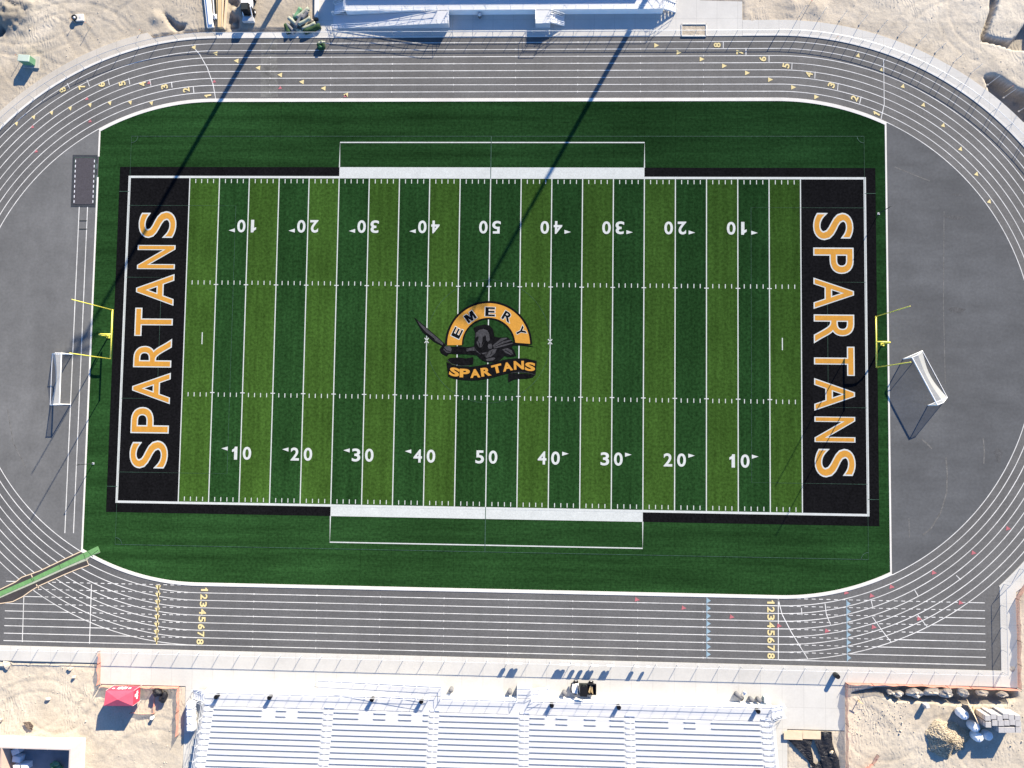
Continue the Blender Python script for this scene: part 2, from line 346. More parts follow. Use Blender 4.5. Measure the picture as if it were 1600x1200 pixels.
mound(1582,1045,16,.5,1); mound(20,18,45,1.0,2,1.6); mound(5,30,26,.5,3,1.4); mound(50,8,22,.35,9,1.5); mound(1240,8,30,.35,4,.8); mound(1275,12,26,.35,5,.8)
mound(364,18,14,.7,6,1.3); mound(245,28,16,.45,7); mound(1560,105,40,.3,8)
tone = np.ones_like(X)
def band(pl, wd, gain, soft=.8):
    global tone
    d = np.full(X.shape, 1e9); q = P(pl)
    for (x0, y0), (x1, y1) in zip(q[:-1], q[1:]):
        dx, dy = x1-x0, y1-y0; t = np.clip(((X-x0)*dx+(Y-y0)*dy)/(dx*dx+dy*dy), 0, 1); d = np.minimum(d, np.hypot(X-x0-t*dx, Y-y0-t*dy))
    tone = tone*(1+gain*(1-smooth(wd-soft, wd+soft, d)))
band([(-40,112),(20,68),(60,38),(120,-12)], 2.1, .20); band([(-40,112),(20,68),(60,38),(120,-12)], .45, -.10, .4)
for k in range(5): band([(330+k*5,1150-k*9),(230+k*8,1080+k*3)], .01, 0)
tone *= np.where((X < -20) & (Y > 30), .85, 1.0)
tone *= 1-.42*(1-smooth(0, 60/10.7, np.hypot(X-at2(15,25)[0], Y-at2(15,25)[1])/1.0))
tone *= np.where((Y > 48) & (X > 38), 1.10, 1.0); tone *= np.where((Y < -48) & (X < -40), 1.02, 1.0)
tone *= 1+.10*(fbm(X*.5, Y*.5, 77)-.5)*2
# darker tone for the dug soil deep in the pits
tone *= np.where((H < -.5) & (dpav > 0), .72, 1.0)
rt = random.Random(11)
def tyre(cx_, cy_, rad, a0, a1, gain=-.11):
    global tone, H
    c = at2(cx_, cy_); A = [(c[0]+rad*math.cos(R(a0+(a1-a0)*i/8)), c[1]+rad*math.sin(R(a0+(a1-a0)*i/8))) for i in range(9)]
    x0, x1 = min(p[0] for p in A)-2, max(p[0] for p in A)+2; y0, y1 = min(p[1] for p in A)-2, max(p[1] for p in A)+2
    m = (X > x0) & (X < x1) & (Y > y0) & (Y < y1) & (dpav > .3)
    rr_ = np.hypot(X-c[0], Y-c[1]); an = (np.degrees(np.arctan2(Y-c[1], X-c[0]))-a0) % 360; m &= an < (a1-a0) % 360
    for o_ in (-.85, .85):
        k = np.exp(-((rr_-rad-o_)/.22)**2)*m; cl_ = .6+.4*np.sin(rr_*0+an*rad*.25); tone = tone*(1+gain*k*cl_); H = H-.05*k; H = H+.03*np.exp(-((rr_-rad-o_-.42)/.16)**2)*m
for cx_, cy_, rad, a0, a1 in ((40,-60,14,200,330),(90,60,9,150,300),(150,-40,16,210,320),(110,130,12,40,150),(200,10,10,180,330),(300,-30,12,200,280),(70,20,22,250,330),(250,90,11,60,140),(20,140,14,20,110),
        (1300,-60,20,220,320),(1450,-40,24,215,330),(1400,60,15,20,160),(1520,120,13,90,200),(1250,-20,9,200,340),(1500,-90,30,230,300),(1560,10,8,100,250),
        (60,1180,10,40,150),(30,1060,9,250,350),(120,1130,12,100,240),(200,1200,11,60,170),(90,1090,6,180,340),(240,1230,9,60,150),(10,1120,14,300,60),
        (1400,1210,13,40,150),(1380,1120,7,180,330),(1500,1220,10,60,150),(1580,1140,9,120,260),(1340,1160,6,300,80),(1440,1180,16,70,160)): tyre(cx_, cy_, rad, a0, a1)
ny, nx = X.shape
me = bpy.data.meshes.new('ground')
co = np.stack([X.ravel(), Y.ravel(), H.ravel()], 1).astype(np.float32)
i0 = (np.arange(ny-1)[:, None]*nx+np.arange(nx-1)[None]).ravel()
quads = np.stack([i0, i0+1, i0+nx+1, i0+nx], 1).astype(np.int32)
me.vertices.add(len(co)); me.vertices.foreach_set('co', co.ravel())
me.loops.add(quads.size); me.loops.foreach_set('vertex_index', quads.ravel())
me.polygons.add(len(quads)); me.polygons.foreach_set('loop_start', np.arange(0, quads.size, 4, dtype=np.int32)); me.polygons.foreach_set('loop_total', np.full(len(quads), 4, np.int32))
me.update(); me.validate(); me.polygons.foreach_set('use_smooth', np.ones(len(quads), bool))
at_ = me.attributes.new('tone', 'FLOAT', 'POINT'); at_.data.foreach_set('value', tone.ravel().astype(np.float32))
me.materials.append(M['dirt']); g = bpy.data.objects.new('ground', me); COL.objects.link(g); struct(g)

# ------------------------------------------------------------ track
tr = MB()
tp = arc(CX, 46.1, -50, 90, 60)+arc(-CX, 46.1, 90, 270, 90)
tp = tp[:-1]
poly = arc(CX, 46.1, math.degrees(math.asin(-34.3/46.1)), 90, 60)+arc(-CX, 46.1, 90, 217, 70)+[(-110,-34),(-110,-46.0),(73.3,-46.0),(73.3,-34.3)]
track = struct(tr.flat(poly, 0.0).build('track', 'asphalt'))
infl = MB().flat([(x, y) for x, y in arc(-CX, R_IN+.02, 90, 270, 60) if x < -59.9]+[(-59.95,-32.1),(-59.95,32.1)], .012)
struct(infl.build('infield_asphalt', 'dleft'))
infr = MB().flat([(x, y) for x, y in arc(CX, R_IN+.02, -90, 90, 60) if x > 58.1]+[(58.1,32.9),(58.1,-32.9)], .012)
struct(infr.build('infield_asphalt', 'dright'))

# kerb and turf
XL, XR = -60.0, 58.15
def D(rad):  # turf outline at radius rad, clipped by the end lines
    return [p for p in arc(CX, rad, -90, 90, 90) if p[0] < XR]
def turf_outline(rad):
    a = math.degrees(math.acos((XR-CX)/rad)); b = math.degrees(math.acos((-XL-CX)/rad))
    return arc(CX, rad, a, 90, 20)+arc(-CX, rad, 90, 180-b, 20)+arc(-CX, rad, 180+b, 270, 20)+arc(CX, rad, 270, 360-a, 20)
turf = struct(MB().flat(turf_outline(36.18), .020).build('turf', 'turf'))
def kerb_half(s):
    a = math.degrees(math.acos((XR-CX)/36.18)); b = math.degrees(math.acos((-XL-CX)/36.18))
    A = arc(CX, 36.18, a, 90, 20)+arc(-CX, 36.18, 90, 180-b, 20); B = arc(CX, 36.66, a, 90, 20)+arc(-CX, 36.66, 90, 180-b, 20)
    m = MB(); f = lambda p: (p[0], p[1]*s)
    for (a0, a1), (b0, b1) in zip(zip(A[:-1], A[1:]), zip(B[:-1], B[1:])): m.prism([f(a0), f(b0), f(b1), f(a1)], .0, .06)
    return m
kb = thing('kerb', (0, 36.4, 0), None, None); kb['kind'] = 'structure'
kerb_half(1).build('kerb_run', 'kerb', kb); kerb_half(-1).build('kerb_run', 'kerb', kb)
yl = math.sqrt(36.3**2-(-XL-CX)**2); yr = math.sqrt(36.3**2-(XR-CX)**2)
MB().prism([(XL-.12,-yl),(XL+.12,-yl),(XL+.12,yl-7.2),(XL-.12,yl-7.2)], .01, .05).prism([(XL-.12,yl-1.1-2.9),(XL+.12,yl-1.1-2.9),(XL+.12,yl),(XL-.12,yl)], .01, .05).build('end_strip', 'kerb', kb)
MB().prism([(XR-.12,-yr),(XR+.12,-yr),(XR+.12,yr),(XR-.12,yr)], .01, .05).build('end_strip', 'kerb', kb)

# stripes, black border, boxes
GL = 50*YD; EL = 60*YD; HY = 24.384
z1, z2, z3, z4, z5, z6, z7 = [.020+.008*k for k in range(1, 8)]
for i in range(20):
    x0 = -GL+i*5*YD; light = (i % 2 == 0) if i < 10 else (i % 2 == 1)
    s_ = MB().flat([(x0,-HY),(x0+5*YD,-HY),(x0+5*YD,HY),(x0,HY)], z1).build('turf_stripe', 'tlight' if light else 'tdark', turf)
    s_['label'] = 'light green stripe' if light else 'dark green stripe'
for s_ in (-1, 1):
    MB().flat([(s_*GL,-HY),(s_*EL,-HY),(s_*EL,HY),(s_*GL,HY)], z1).build('end_zone', 'tblack', turf)
bo = MB(); BX, BY = 56.6, 26.1
for s_ in (-1, 1):
    for a, b in ((-BX, -22.86), (22.86, BX)): bo.flat([(a, s_*HY), (b, s_*HY), (b, s_*BY), (a, s_*BY)], z1)
    bo.flat([(s_*EL,-HY),(s_*BX,-HY),(s_*BX,HY),(s_*EL,HY)], z1)
bo.build('black_border', 'tblack', turf)
ln = MB()
wl = .34
for s_ in (-1, 1):
    ln.flat([(-EL-wl, s_*HY), (EL+wl, s_*HY), (EL+wl, s_*(HY+wl)), (-EL-wl, s_*(HY+wl))], z3)
    ln.flat([(s_*EL,-HY),(s_*(EL+wl),-HY),(s_*(EL+wl),HY),(s_*EL,HY)], z3)
ln.build('boundary_line', 'white', turf)
for s_ in (-1, 1):
    MB().flat([(-22.86, s_*(HY+wl)), (22.86, s_*(HY+wl)), (22.86, s_*BY), (-22.86, s_*BY)], z2).build('team_box_band', 'white', turf)
    MB().strip([(-22.86, s_*(BY-.02)), (-22.86, s_*29.9), (22.86, s_*29.9), (22.86, s_*(BY-.02))], .17, z2).build('team_box_line', 'white', turf)
for i in range(21):
    x = -GL+i*5*YD; MB().flat([(x-.075,-HY),(x+.075,-HY),(x+.075,HY),(x-.075,HY)], z2).build('yard_line', 'white', turf)
for nm, yy, l in (('hash_marks', HY-.45, .62), ('hash_marks', -HY+.45, .62), ('hash_marks', 8.128+.30, .62), ('hash_marks', -8.128-.30, .62)):
    h = MB()
    for i in range(100):
        if i % 5 == 0: continue
        x = -GL+i*YD; h.flat([(x-.06, yy-l/2), (x+.06, yy-l/2), (x+.06, yy+l/2), (x-.06, yy+l/2)], z2)
    if abs(yy) < 12:
        for i in range(1, 20):
            x = -GL+i*5*YD; y = math.copysign(8.128, yy); h.flat([(x-.33, y-.07), (x+.33, y-.07), (x+.33, y+.07), (x-.33, y+.07)], z3)
    h.build(nm, 'white', turf)
tk = MB()
for s_ in (-1, 1): tk.flat([(s_*(GL-3*YD)-.07,-.9),(s_*(GL-3*YD)+.07,-.9),(s_*(GL-3*YD)+.07,.9),(s_*(GL-3*YD)-.07,.9)], z2)
tk.build('conversion_mark', 'white', turf)
xm = MB()
for s_ in (-1, 1):
    for q in (1, -1): xm.strip([(s_*10*YD-.3, -.37*q), (s_*10*YD+.3, .37*q)], .12, z3)
xm.build('kickoff_cross', 'white', turf)
# faint soccer lines
sc = MB(); fw = .07
SY, SX = 30.85, 55.0
sc.strip([(-SX,-SY),(SX,-SY),(SX,SY),(-SX,SY)], fw, z4, True)
for s_ in (-1, 1):
    for (a, d_) in ((20.15, 16.5), (9.15, 5.5)): sc.strip([(s_*SX, a), (s_*(SX-d_), a), (s_*(SX-d_), -a), (s_*SX, -a)], fw*.6, z4)
    sc.strip([(s_*SX+(-s_)*a*0, 0) for a in (0, 1)] if False else [(s_*(SX+.0), 22.3), (s_*(SX+1.6), 22.3)], fw, z4)
    sc.strip([(s_*(SX+.0), -22.3), (s_*(SX+1.6), -22.3)], fw, z4)
    for t_ in (-1, 1): sc.strip([(s_*SX-s_*1.0*math.cos(R(a)), t_*SY-t_*1.0*math.sin(R(a))) for a in range(0, 91, 15)], fw, z4)
sc.strip([(0, HY), (0, SY)], .10, z4); sc.strip([(0, -HY), (0, -SY)], .10, z4)
sc.strip([(9.15*math.cos(R(a)), 9.15*math.sin(R(a))) for a in range(0, 360, 5)], fw*.45, z4, True)
sc.build('soccer_lines', 'faint', turf)
# yard numbers
BO = .022
for i in range(1, 10):
    n = 50-abs(i-5)*10; x = (i-5)*10*YD; dgs = str(n)
    for top in (False, True):
        m_ = MB(); sgn = -1 if top else 1; yb = 18.0 if top else -18.05; hh = 1.92
        for k, ch in enumerate(dgs):
            wd = 1.26 if ch != '1' else .80; cx_ = (-.98 if k == 0 else .98)*sgn
            if ch == '1': cx_ += .1*sgn
            put_glyph(m_, ch, (x+cx_-sgn*wd/2, yb), (sgn*wd, 0), (0, sgn*hh), z5, BO)
        if n != 50:
            left = (i < 5); dirn = -1 if left else 1
            ay = yb+sgn*hh*.84; a0 = x+dirn*1.95
            m_.add([(a0, ay-.30, z5), (a0, ay+.30, z5), (a0+dirn*.95, ay+.02*sgn, z5)], [(0, 2, 1) if dirn < 0 else (0, 2, 1)])
        o = m_.build('yard_number', 'white', turf)
# end zone lettering
def zone_word(boxes, left):
    wm, om = MB(), MB()
    for ch, (ya, yb) in zip('SPARTANS', boxes):
        if left:
            A_ = at2(230, yb); B_ = at2(230, ya); y0, y1 = A_[1], B_[1]          # reads upward
            o, ux, uy = (-47.53, y0), (0, y1-y0), (-5.82, 0)
        else:
            A_ = at2(1300, ya); B_ = at2(1300, yb); y0, y1 = A_[1], B_[1]
            o, ux, uy = (47.50, y0), (0, y1-y0), (5.82, 0)
        put_glyph(wm, ch, o, ux, uy, z5, .025, .025); put_glyph(om, ch, o, ux, uy, z6, .002, .025)
    wm.build('letter_outline', 'white', turf)
    o = om.build('end_zone_lettering', 'orange', turf); o['label'] = 'orange SPARTANS lettering'
zone_word([(688,732),(636,677),(582,631),(529,574),(481,525),(428,477.5),(383,420.5),(330,372)], True)
zone_word([(332.5,375.5),(387,428),(434,483),(491.5,537),(541.5,587),(591,642),(651,691),(701,746)], False)

# midfield emblem (coordinates read off an enlarged view, 1 unit = 1/7.27 photo pixel)
def E(p): return at2(640+p[0]/7.273, 460+p[1]/7.273)
EC, s72 = (898, 570), 1
def earc(r, a0, a1, n=40): return [E((EC[0]+r*math.cos(R(a0+(a1-a0)*i/n)), EC[1]-r*math.sin(R(a0+(a1-a0)*i/n)))) for i in range(n+1)]
em = MB(); em.ring(earc(286, 0, 180), earc(494, 0, 180), z4); arch_bk = em.build('emblem_arch_edge', 'tblack', turf)
MB().ring(earc(304, 4, 181), earc(470, 1, 181), z5).build('emblem_arch', 'orange', turf)
wm, om = MB(), MB()
for ch, c, rot_ in (('E', (541, 437), 64), ('M', (690, 256), 36), ('E', (916, 197), -2), ('R', (1115, 255), -30), ('Y', (1262, 420), -62)):
    W_, H_ = 128, 112
    if ch == 'Y': W_ = 122
    ca, sa = math.cos(R(rot_)), math.sin(R(rot_))
    ux = (W_*ca, -W_*sa); uy = (-H_*sa, -H_*ca); o = (c[0]-ux[0]/2-uy[0]/2, c[1]-ux[1]/2-uy[1]/2)
    O = E(o); U = E((o[0]+ux[0], o[1]+ux[1])); V = E((o[0]+uy[0], o[1]+uy[1]))
    for mm_, zz, of in ((wm, z6, .066), (om, z7, .028)): put_glyph(mm_, ch, O, (U[0]-O[0], U[1]-O[1]), (V[0]-O[0], V[1]-O[1]), zz, of, .066)
wm.build('emblem_letter_outline', 'white', turf); om.build('emblem_lettering', 'tblack', turf)
top_ = [(420,765),(470,792),(540,812),(620,822),(700,822),(780,812),(900,790),(1000,760),(1100,738),(1200,728),(1320,728),(1445,756)]
bot_ = [(440,932),(480,950),(540,966),(620,975),(700,978),(780,974),(900,958),(1000,930),(1100,903),(1200,888),(1320,888),(1432,915)]
rb = MB().ring([E(p) for p in bot_], [E(p) for p in top_], z5)
rb.flat([E(p) for p in [(430,748),(455,722),(560,716),(640,728),(725,712),(724,790),(700,800),(600,806),(520,796),(460,775)]], z5)
rb.flat([E(p) for p in [(1122,905),(1200,897),(1320,897),(1425,918),(1400,944),(1330,958),(1230,962),(1180,970),(1122,1000)]], z5)
rb.build('emblem_ribbon', 'tblack', turf)
rw = MB()
for ch, c, rot_ in (('S', (511, 882), -14), ('P', (627, 895), -2), ('A', (745, 898), 4), ('R', (868, 880), 8), ('T', (992, 845), 14), ('A', (1112, 822), 10), ('N', (1242, 806), 2), ('S', (1370, 822), -6)):
    W_, H_ = (116, 98); ca, sa = math.cos(R(rot_)), math.sin(R(rot_))
    ux = (W_*ca, -W_*sa); uy = (-H_*sa, -H_*ca); o = (c[0]-ux[0]/2-uy[0]/2, c[1]-ux[1]/2-uy[1]/2)
    O = E(o); U = E((o[0]+ux[0], o[1]+ux[1])); V = E((o[0]+uy[0], o[1]+uy[1])); put_glyph(rw, ch, O, (U[0]-O[0], U[1]-O[1]), (V[0]-O[0], V[1]-O[1]), z6, .045)
rw.build('emblem_ribbon_lettering', 'orange', turf)
ed = MB(); ed.strip([E(p) for p in [(430,745),(480,790),(560,812),(680,812)]], .06, z6); ed.strip([E(p) for p in [(1150,895),(1250,882),(1340,888),(1432,915)]], .06, z6)
ed.build('ribbon_edge_line', 'emgrey', turf)  # grey lines drawn along the ribbon edges
fb = MB()
for pl in [[(55,262),(100,300),(180,375),(300,470),(400,560),(420,590),(500,595),(560,585),(640,600),(735,590),(745,430),(725,385),(760,362),(850,342),(910,352),(950,400),(965,480),(1010,490),(1120,490),(1180,545),(1290,560),(1430,600),(1280,582),(1180,580),(1160,600),(1190,640),(1212,700),(1150,712),(1080,700),(1030,745),(960,770),(880,772),(820,745),(760,690),(640,680),(540,680),(450,675),(420,705),(360,670),(340,625),(370,585),(280,540),(150,430),(85,320)]]:
    fb.flat([E(p) for p in pl], z5)
fb.build('emblem_figure', 'tblack', turf)
fg = MB()
for pl in [[(90,300),(190,385),(330,500),(385,560),(375,575),(290,525),(280,500),(180,425),(110,340)],
           [(400,590),(455,585),(480,620),(470,660),(420,665),(385,625)],
           [(640,620),(735,598),(740,640),(690,640),(650,650)],
           [(750,500),(752,440),(790,405),(840,392),(885,410),(905,450),(912,520),(890,540),(870,520),(868,470),(850,468),(850,540),(820,600),(795,605),(800,560),(775,520)],
           [(755,490),(775,480),(772,520),(790,560),(788,600),(765,560)],
           [(735,600),(760,640),(820,668),(880,655),(860,680),(800,680),(750,640)],
           [(895,565),(930,560),(940,590),(930,618),(900,618),(888,590)],
           [(945,580),(1040,500),(1100,492),(1110,500),(1030,540),(955,592)],
           [(955,592),(1060,535),(1150,515),(1165,525),(1060,560),(950,604)],
           [(955,606),(1060,572),(1170,548),(1180,556),(1070,590),(960,616)],
           [(850,705),(890,650),(940,625),(990,620),(975,665),(930,705),(880,722)],
           [(865,735),(910,725),(960,715),(975,725),(950,750),(880,758)],
           [(1050,625),(1110,610),(1160,635),(1180,680),(1150,690),(1090,665)]]:
    fg.flat([E(p) for p in pl], z6)
fg.build('emblem_figure_grey', 'emgrey', turf)  # grey shapes of the emblem design on the black figure
fd = MB()
fd.flat([E(p) for p in [(752,492),(768,478),(786,480),(782,500),(770,540),(760,528)]], z7)
fd.flat([E(p) for p in [(832,480),(858,478),(858,520),(838,560),(815,590),(828,530)]], z7)
for pl, wd in (([(755,425),(790,398),(850,385),(895,405),(925,450),(935,500)], .07), ([(112,312),(230,415),(360,525)], .06), ([(385,600),(420,640),(465,650)], .07), ([(780,650),(840,690),(870,730)], .08),
               ([(900,640),(880,680),(862,705)], .06), ([(940,640),(920,690)], .06), ([(1080,630),(1130,655),(1170,685)], .06), ([(500,600),(580,610),(660,628)], .05), ([(500,655),(600,660)], .05)): fd.strip([E(p) for p in pl], wd*1.6, z7)
fd.build('emblem_figure_detail', 'tblack', turf)

# ------------------------------------------------------------ track markings
zt = .014
for k in range(9):
    r = R_IN+LW*k-.03+(.06 if k == 0 else 0)
    MB().strip([p for p in oval(r, 110)], .115, zt if k else .02, True).build('lane_line', 'twhite', track)
dash, sol = MB(), MB()
for k in range(9):
    y = -(R_IN+LW*k); dx = math.sqrt(max((R_IN+8*LW)**2-y*y, 0))
    for s_ in (-1, 1):
        x = CX+1.5
        while x < CX+dx: 
            a, b = s_*x, s_*min(x+.55, CX+dx); dash.flat([(a, y-.055), (b, y-.055), (b, y+.055), (a, y+.055)], zt+.004); x += 1.05
    x1 = 71.2
    sol.flat([(CX+dx, y-.06), (x1, y-.06), (x1, y+.06), (CX+dx, y+.06)], zt+.004)
    x0 = -71.3; sol.flat([(-CX-dx, y-.06), (x0, y-.06), (x0, y+.06), (-CX-dx, y+.06)], zt+.004)
dash.build('chute_dashes', 'twhite', track); sol.build('chute_line', 'twhite', track)
cl = MB()
for pl in ([(143,913),(140,1006)], [(37.5,930),(35,1003)], [(1216,936),(1216,1030)], [(1216,937),(1222,960),(1236,987),(1250,1010),(1262,1029)],
           [(300,71),(312,85),(324,106),(333,132),(337,154)], [(1380.5,92),(1381,125),(1381.5,163),(1376.5,186)],
           [(1289,943),(1291,960),(1298,977)], [(1363,964),(1378,985),(1392,1003)], [(1434,961),(1449,980)], [(1361,938),(1364,951)], [(1429,922),(1435,932)], [(1494,899),(1501,906)], [(1252,950),(1253,961)]):
    cl.strip(P(pl), .12, zt+.008)
for pl in ([(302,135),(303,145)], [(268,128),(269,137)], [(234,124),(236,134)], [(201,122),(203,132)], [(169,123),(171,133)], [(136,125),(140,135)], [(105,130),(109,138)],
           [(1130,65),(1130,76)], [(1165.5,75),(1165.5,86)], [(1201.5,87),(1201.5,97)], [(1237.5,98),(1237,108.5)], [(1273.5,112),(1273,123)], [(1309.5,130),(1308.5,141)], [(1345.5,151),(1343,162)]):
    cl.strip(P(pl), .12, zt+.008)
cl.build('crossing_line', 'twhite', track)
# exchange ticks every 10 m on the straights
tx = MB()
for x in np.arange(-33.9, 36, 9.35):
    for k in range(1, 9):
        for s_ in (-1, 1):
            y = s_*(R_IN+LW*k-.03); tx.flat([(x-.06, y-.12), (x+.06, y-.12), (x+.06, y+.12), (x-.06, y+.12)], zt+.006)
tx.build('lane_tick', 'twhite', track)
def tri(mb, px, py, dr, L_=.72, wd=.72):
    c = Vector(at2(px, py)); u = Vector(dr).normalized(); v = Vector((-u.y, u.x))
    p = [c-u*L_/2-v*wd/2, c+u*L_/2, c-u*L_/2+v*wd/2]; a = (p[1]-p[0]).cross(p[2]-p[0]) if False else (p[1].x-p[0].x)*(p[2].y-p[0].y)-(p[1].y-p[0].y)*(p[2].x-p[0].x)
    if a < 0: p = p[::-1]
    mb.add([(q.x, q.y, zt+.010) for q in p], [(0, 1, 2)])
ty, tr_, tb = MB(), MB(), MB()
for p in [(302,74),(336,83.5),(369,95),(403,106),(437,117),(471,128),(505,138),(540,148)]: tri(ty, *p, (-1, .05))
for p in [(26,194),(53,184),(81,177),(110,170),(141,165),(172,162),(204,161),(237,162)]: tri(ty, *p, (.3, -1), .62, .62)
for p in [(1026,71),(1061,82),(1097,92.5),(1132,103),(1168,114),(1204,124.5),(1240,136.5),(1276,151.5)]: tri(ty, *p, (1, 0))
for p in [(1341,86),(1377,108.5),(1411,134),(1443,163),(1474,195),(1501,232),(1526,271),(1546,314)]: tri(ty, *p, (.3, 1), .62, .62)
for p in [(334,128),(437,138),(232,130),(135,155),(140,190),(50,199),(56,237),(539,150.5)]: tri(tr_, *p, (-.8, -.5), .55, .5)
for p in [(996,937),(1069,950),(1144,964),(1218,978),(1293,986),(1366,980),(1437,967),(1502,942),(1323,926),(1394,917),(1460,895),(1522,864),(1576,826),(1363,931)]: tri(tr_, *p, (1, -.15), .68, .66)
for k in range(8):
    y = -(R_IN+LW*(k+.5))
    for xx, mb, px in ((0, tb, 1106), (0, tb, 1325)):
        c = at2(px, 985); q = MB(); u = 1
        mb.add([(c[0]-.1, y-.36, zt+.010), (c[0]+.42, y, zt+.010), (c[0]-.1, y+.36, zt+.010)], [(0, 1, 2)]); mb.flat([(c[0]-.20, y-.54), (c[0]-.1, y-.54), (c[0]-.1, y+.54), (c[0]-.20, y+.54)], zt+.010)
    c = at2(246, 955); mb = ty
    mb.add([(c[0]-.45, y+.42, zt+.010), (c[0]+.4, y+.45, zt+.010), (c[0]+.05, y-.35, zt+.010)], [(0, 2, 1)]); mb.flat([(c[0]+.0, y-.54), (c[0]+.16, y-.54), (c[0]+.16, y+.54), (c[0]+.0, y+.54)], zt+.010)
ty.build('yellow_lane_triangles', 'yellow', track); tr_.build('red_lane_triangles', 'red', track); tb.build('blue_lane_triangles', 'blue', track)
nb, nbk = MB(), MB()
def lane_num(ch, px, py, ang, h=1.05, wd=.72):
    c = at2(px, py); ca, sa = math.cos(R(ang)), math.sin(R(ang)); w_ = wd*(.6 if ch == '1' else 1)
    ux, uy = (w_*ca, w_*sa), (-h*sa, h*ca); o = (c[0]-ux[0]/2-uy[0]/2, c[1]-ux[1]/2-uy[1]/2)
    put_glyph(nbk, ch, (o[0]+.05, o[1]-.06), ux, uy, zt+.012, .035); put_glyph(nb, ch, o, ux, uy, zt+.018, .03)
for i, (px, py) in enumerate([(325,150),(291,140.5),(257,135.5),(223,131.5),(191,130.5),(159,132.5),(128,135.5),(98,140.5)]): lane_num(str(i+1), px, py, 90-(-8)*0+8+i*2.6)
for i, (px, py) in enumerate([(1369,178),(1335,153.5),(1299,133),(1264,116.5),(1228,102.8),(1191.5,92),(1156,81.5),(1120.5,70.5)]): lane_num(str(i+1), px, py, 90-32+i*5 if i < 6 else 90)
for k in range(8):
    y = -(R_IN+LW*(k+.5)); 
    for px in (315.5, 1204.5):
        c = at2(px+(k-3.5)*-.6*(px < 800), 983)
        w_ = .80*(.6 if k == 0 else 1); ux, uy = (0, -w_), (1.05, 0)   # rotated to face the straight
        put_glyph(nbk, str(k+1), (c[0]-.47, y+w_/2-.05), ux, uy, zt+.012, .03); put_glyph(nb, str(k+1), (c[0]-.52, y+w_/2), ux, uy, zt+.018, .028)
nbk.build('lane_number_outline', 'darksteel', track); nb.build('lane_number', 'yellow', track)  # dark painted outline under each yellow number
# worn crossing near the north-west corner
MB().flat(P([(408,62),(433,62),(434,152),(407,152)]), .006).build('dust_patch', mat('dusty asphalt', (.125,.125,.12), var=.22, scale=.6, blotch=.15, bscale=.3, fine=.2, finescale=3), track)
sf = MB()
for pl, wd in (([(1398,261),(1425,272),(1453,283)], .16), ([(1440,686),(1449,694),(1456,701)], .22), ([(1478,715),(1480,740),(1479,770),(1470,800),(1455,825),(1442,836)], .20), ([(1536,685),(1538,705),(1537,725)], .18), ([(1420,810),(1421,840)], .12), ([(12,640),(20,690),(40,730)], .15), ([(1475,330),(1474,480),(1477,600)], .10)): sf.strip(P(pl), wd, .016)
struct(sf.build('scuff_marks', mat('scuffed asphalt', (.125,.124,.122), var=.3, scale=1.5, fine=.3)))
dk = MB()
for px, py, w_, h_ in ((1492,340,1.6,.35),(1495,485,1.1,.5),(1560,712,.5,1.2),(1497,305,.9,.2)):
    c = at2(px, py); dk.flat([(c[0]+w_*math.cos(a)*(1+.3*math.sin(3*a)), c[1]+h_*math.sin(a)*(1+.25*math.cos(2*a+1))) for a in [k*.42 for k in range(15)]], .017)
struct(dk.build('oil_stains', mat('stained asphalt', (.080,.082,.086), var=.2, scale=2, fine=.2)))
# runway for the long jump
rl = MB()
for a, b in (((124.0,323),(101.5,833)), ((137.0,323),(115,833))): rl.strip(P([a, b]), .13, .030)
rl.build('runway_line', 'twhite', track)
tbd = MB()
for yy in (345, 358): tbd.strip(P([(124,yy),(136,yy)]), .16, .034)
tbd.build('takeoff_board', 'darksteel', track)

# ------------------------------------------------------------ concrete walks and kerbs
def slab(name, poly, m, z0=-.3, z=.05): return struct(MB().prism(poly, z0, z).build(name, m))
slab('walkway', [(-110,-46.02),(73.3,-46.02),(73.3,-48.25),(51.5,-48.2),(51.5,-54.9),(43.4,-54.9),(43.4,-75),(-43.6,-75),(-43.6,-51.2),(-56.4,-51.2),(-56.5,-48.2),(-110,-48.2)], 'concrete')
side = [(73.302,-34.3)]+[(CX+46.12*math.cos(a), 46.12*math.sin(a)) for a in np.linspace(math.asin(-34.25/46.12), R(20), 30)]
outer = [(CX+48.6*math.cos(a), 48.6*math.sin(a)) for a in np.linspace(R(20), -R(43.5), 30)]
slab('walkway', side+outer+[(75.55,-35.0),(75.55,-48.35),(73.302,-48.25)], 'concrete', z=.046)
for a0, a1, c_ in ((90.0, 20.0, CX), (90.0, 178.0, -CX)):
    slab('kerb_ring', arc(c_, 46.12, a0, a1, 60)+arc(c_, 46.44, a1, a0, 60), 'kerb', z=.075)
ncur = arc(CX, 46.45, 20.02, 90, 40); nout = arc(CX, 48.55, 90, 20.02, 40)
slab('walkway', ncur+[(37.32,46.45),(37.32,48.55)]+nout, 'concrete')
slab('walkway', [(-27.0,46.3),(37.3,46.3),(37.3,51.4),(31,51.6),(31,75),(-27.0,75)], 'concrete', z=.04)
slab('kerb_walk', [(-CX,46.12),(-27.02,46.12),(-27.02,46.95),(-CX,46.95)], 'kerb')
slab('kerb_ring', [(37.31,46.12),(CX,46.12),(CX,46.44),(37.31,46.44)], 'kerb', z=.075)
slab('kerb_walk', [(-27.0,46.1),(37.3,46.1),(37.3,46.29),(-27.0,46.29)], 'kerb', z=.06)
slab('kerb_walk', arc(-CX, 46.45, 90.01, 178, 60)+arc(-CX, 48.3, 178, 103, 55)+arc(-CX, 47.1, 102, 90.01, 8), 'curb_dusty')
MB().prism(P([(1066,39),(1102,39),(1102.5,56),(1066,56)]), .02, .052).build('planting_pit_soil', 'soil', None)['kind'] = 'structure'
kw = MB()
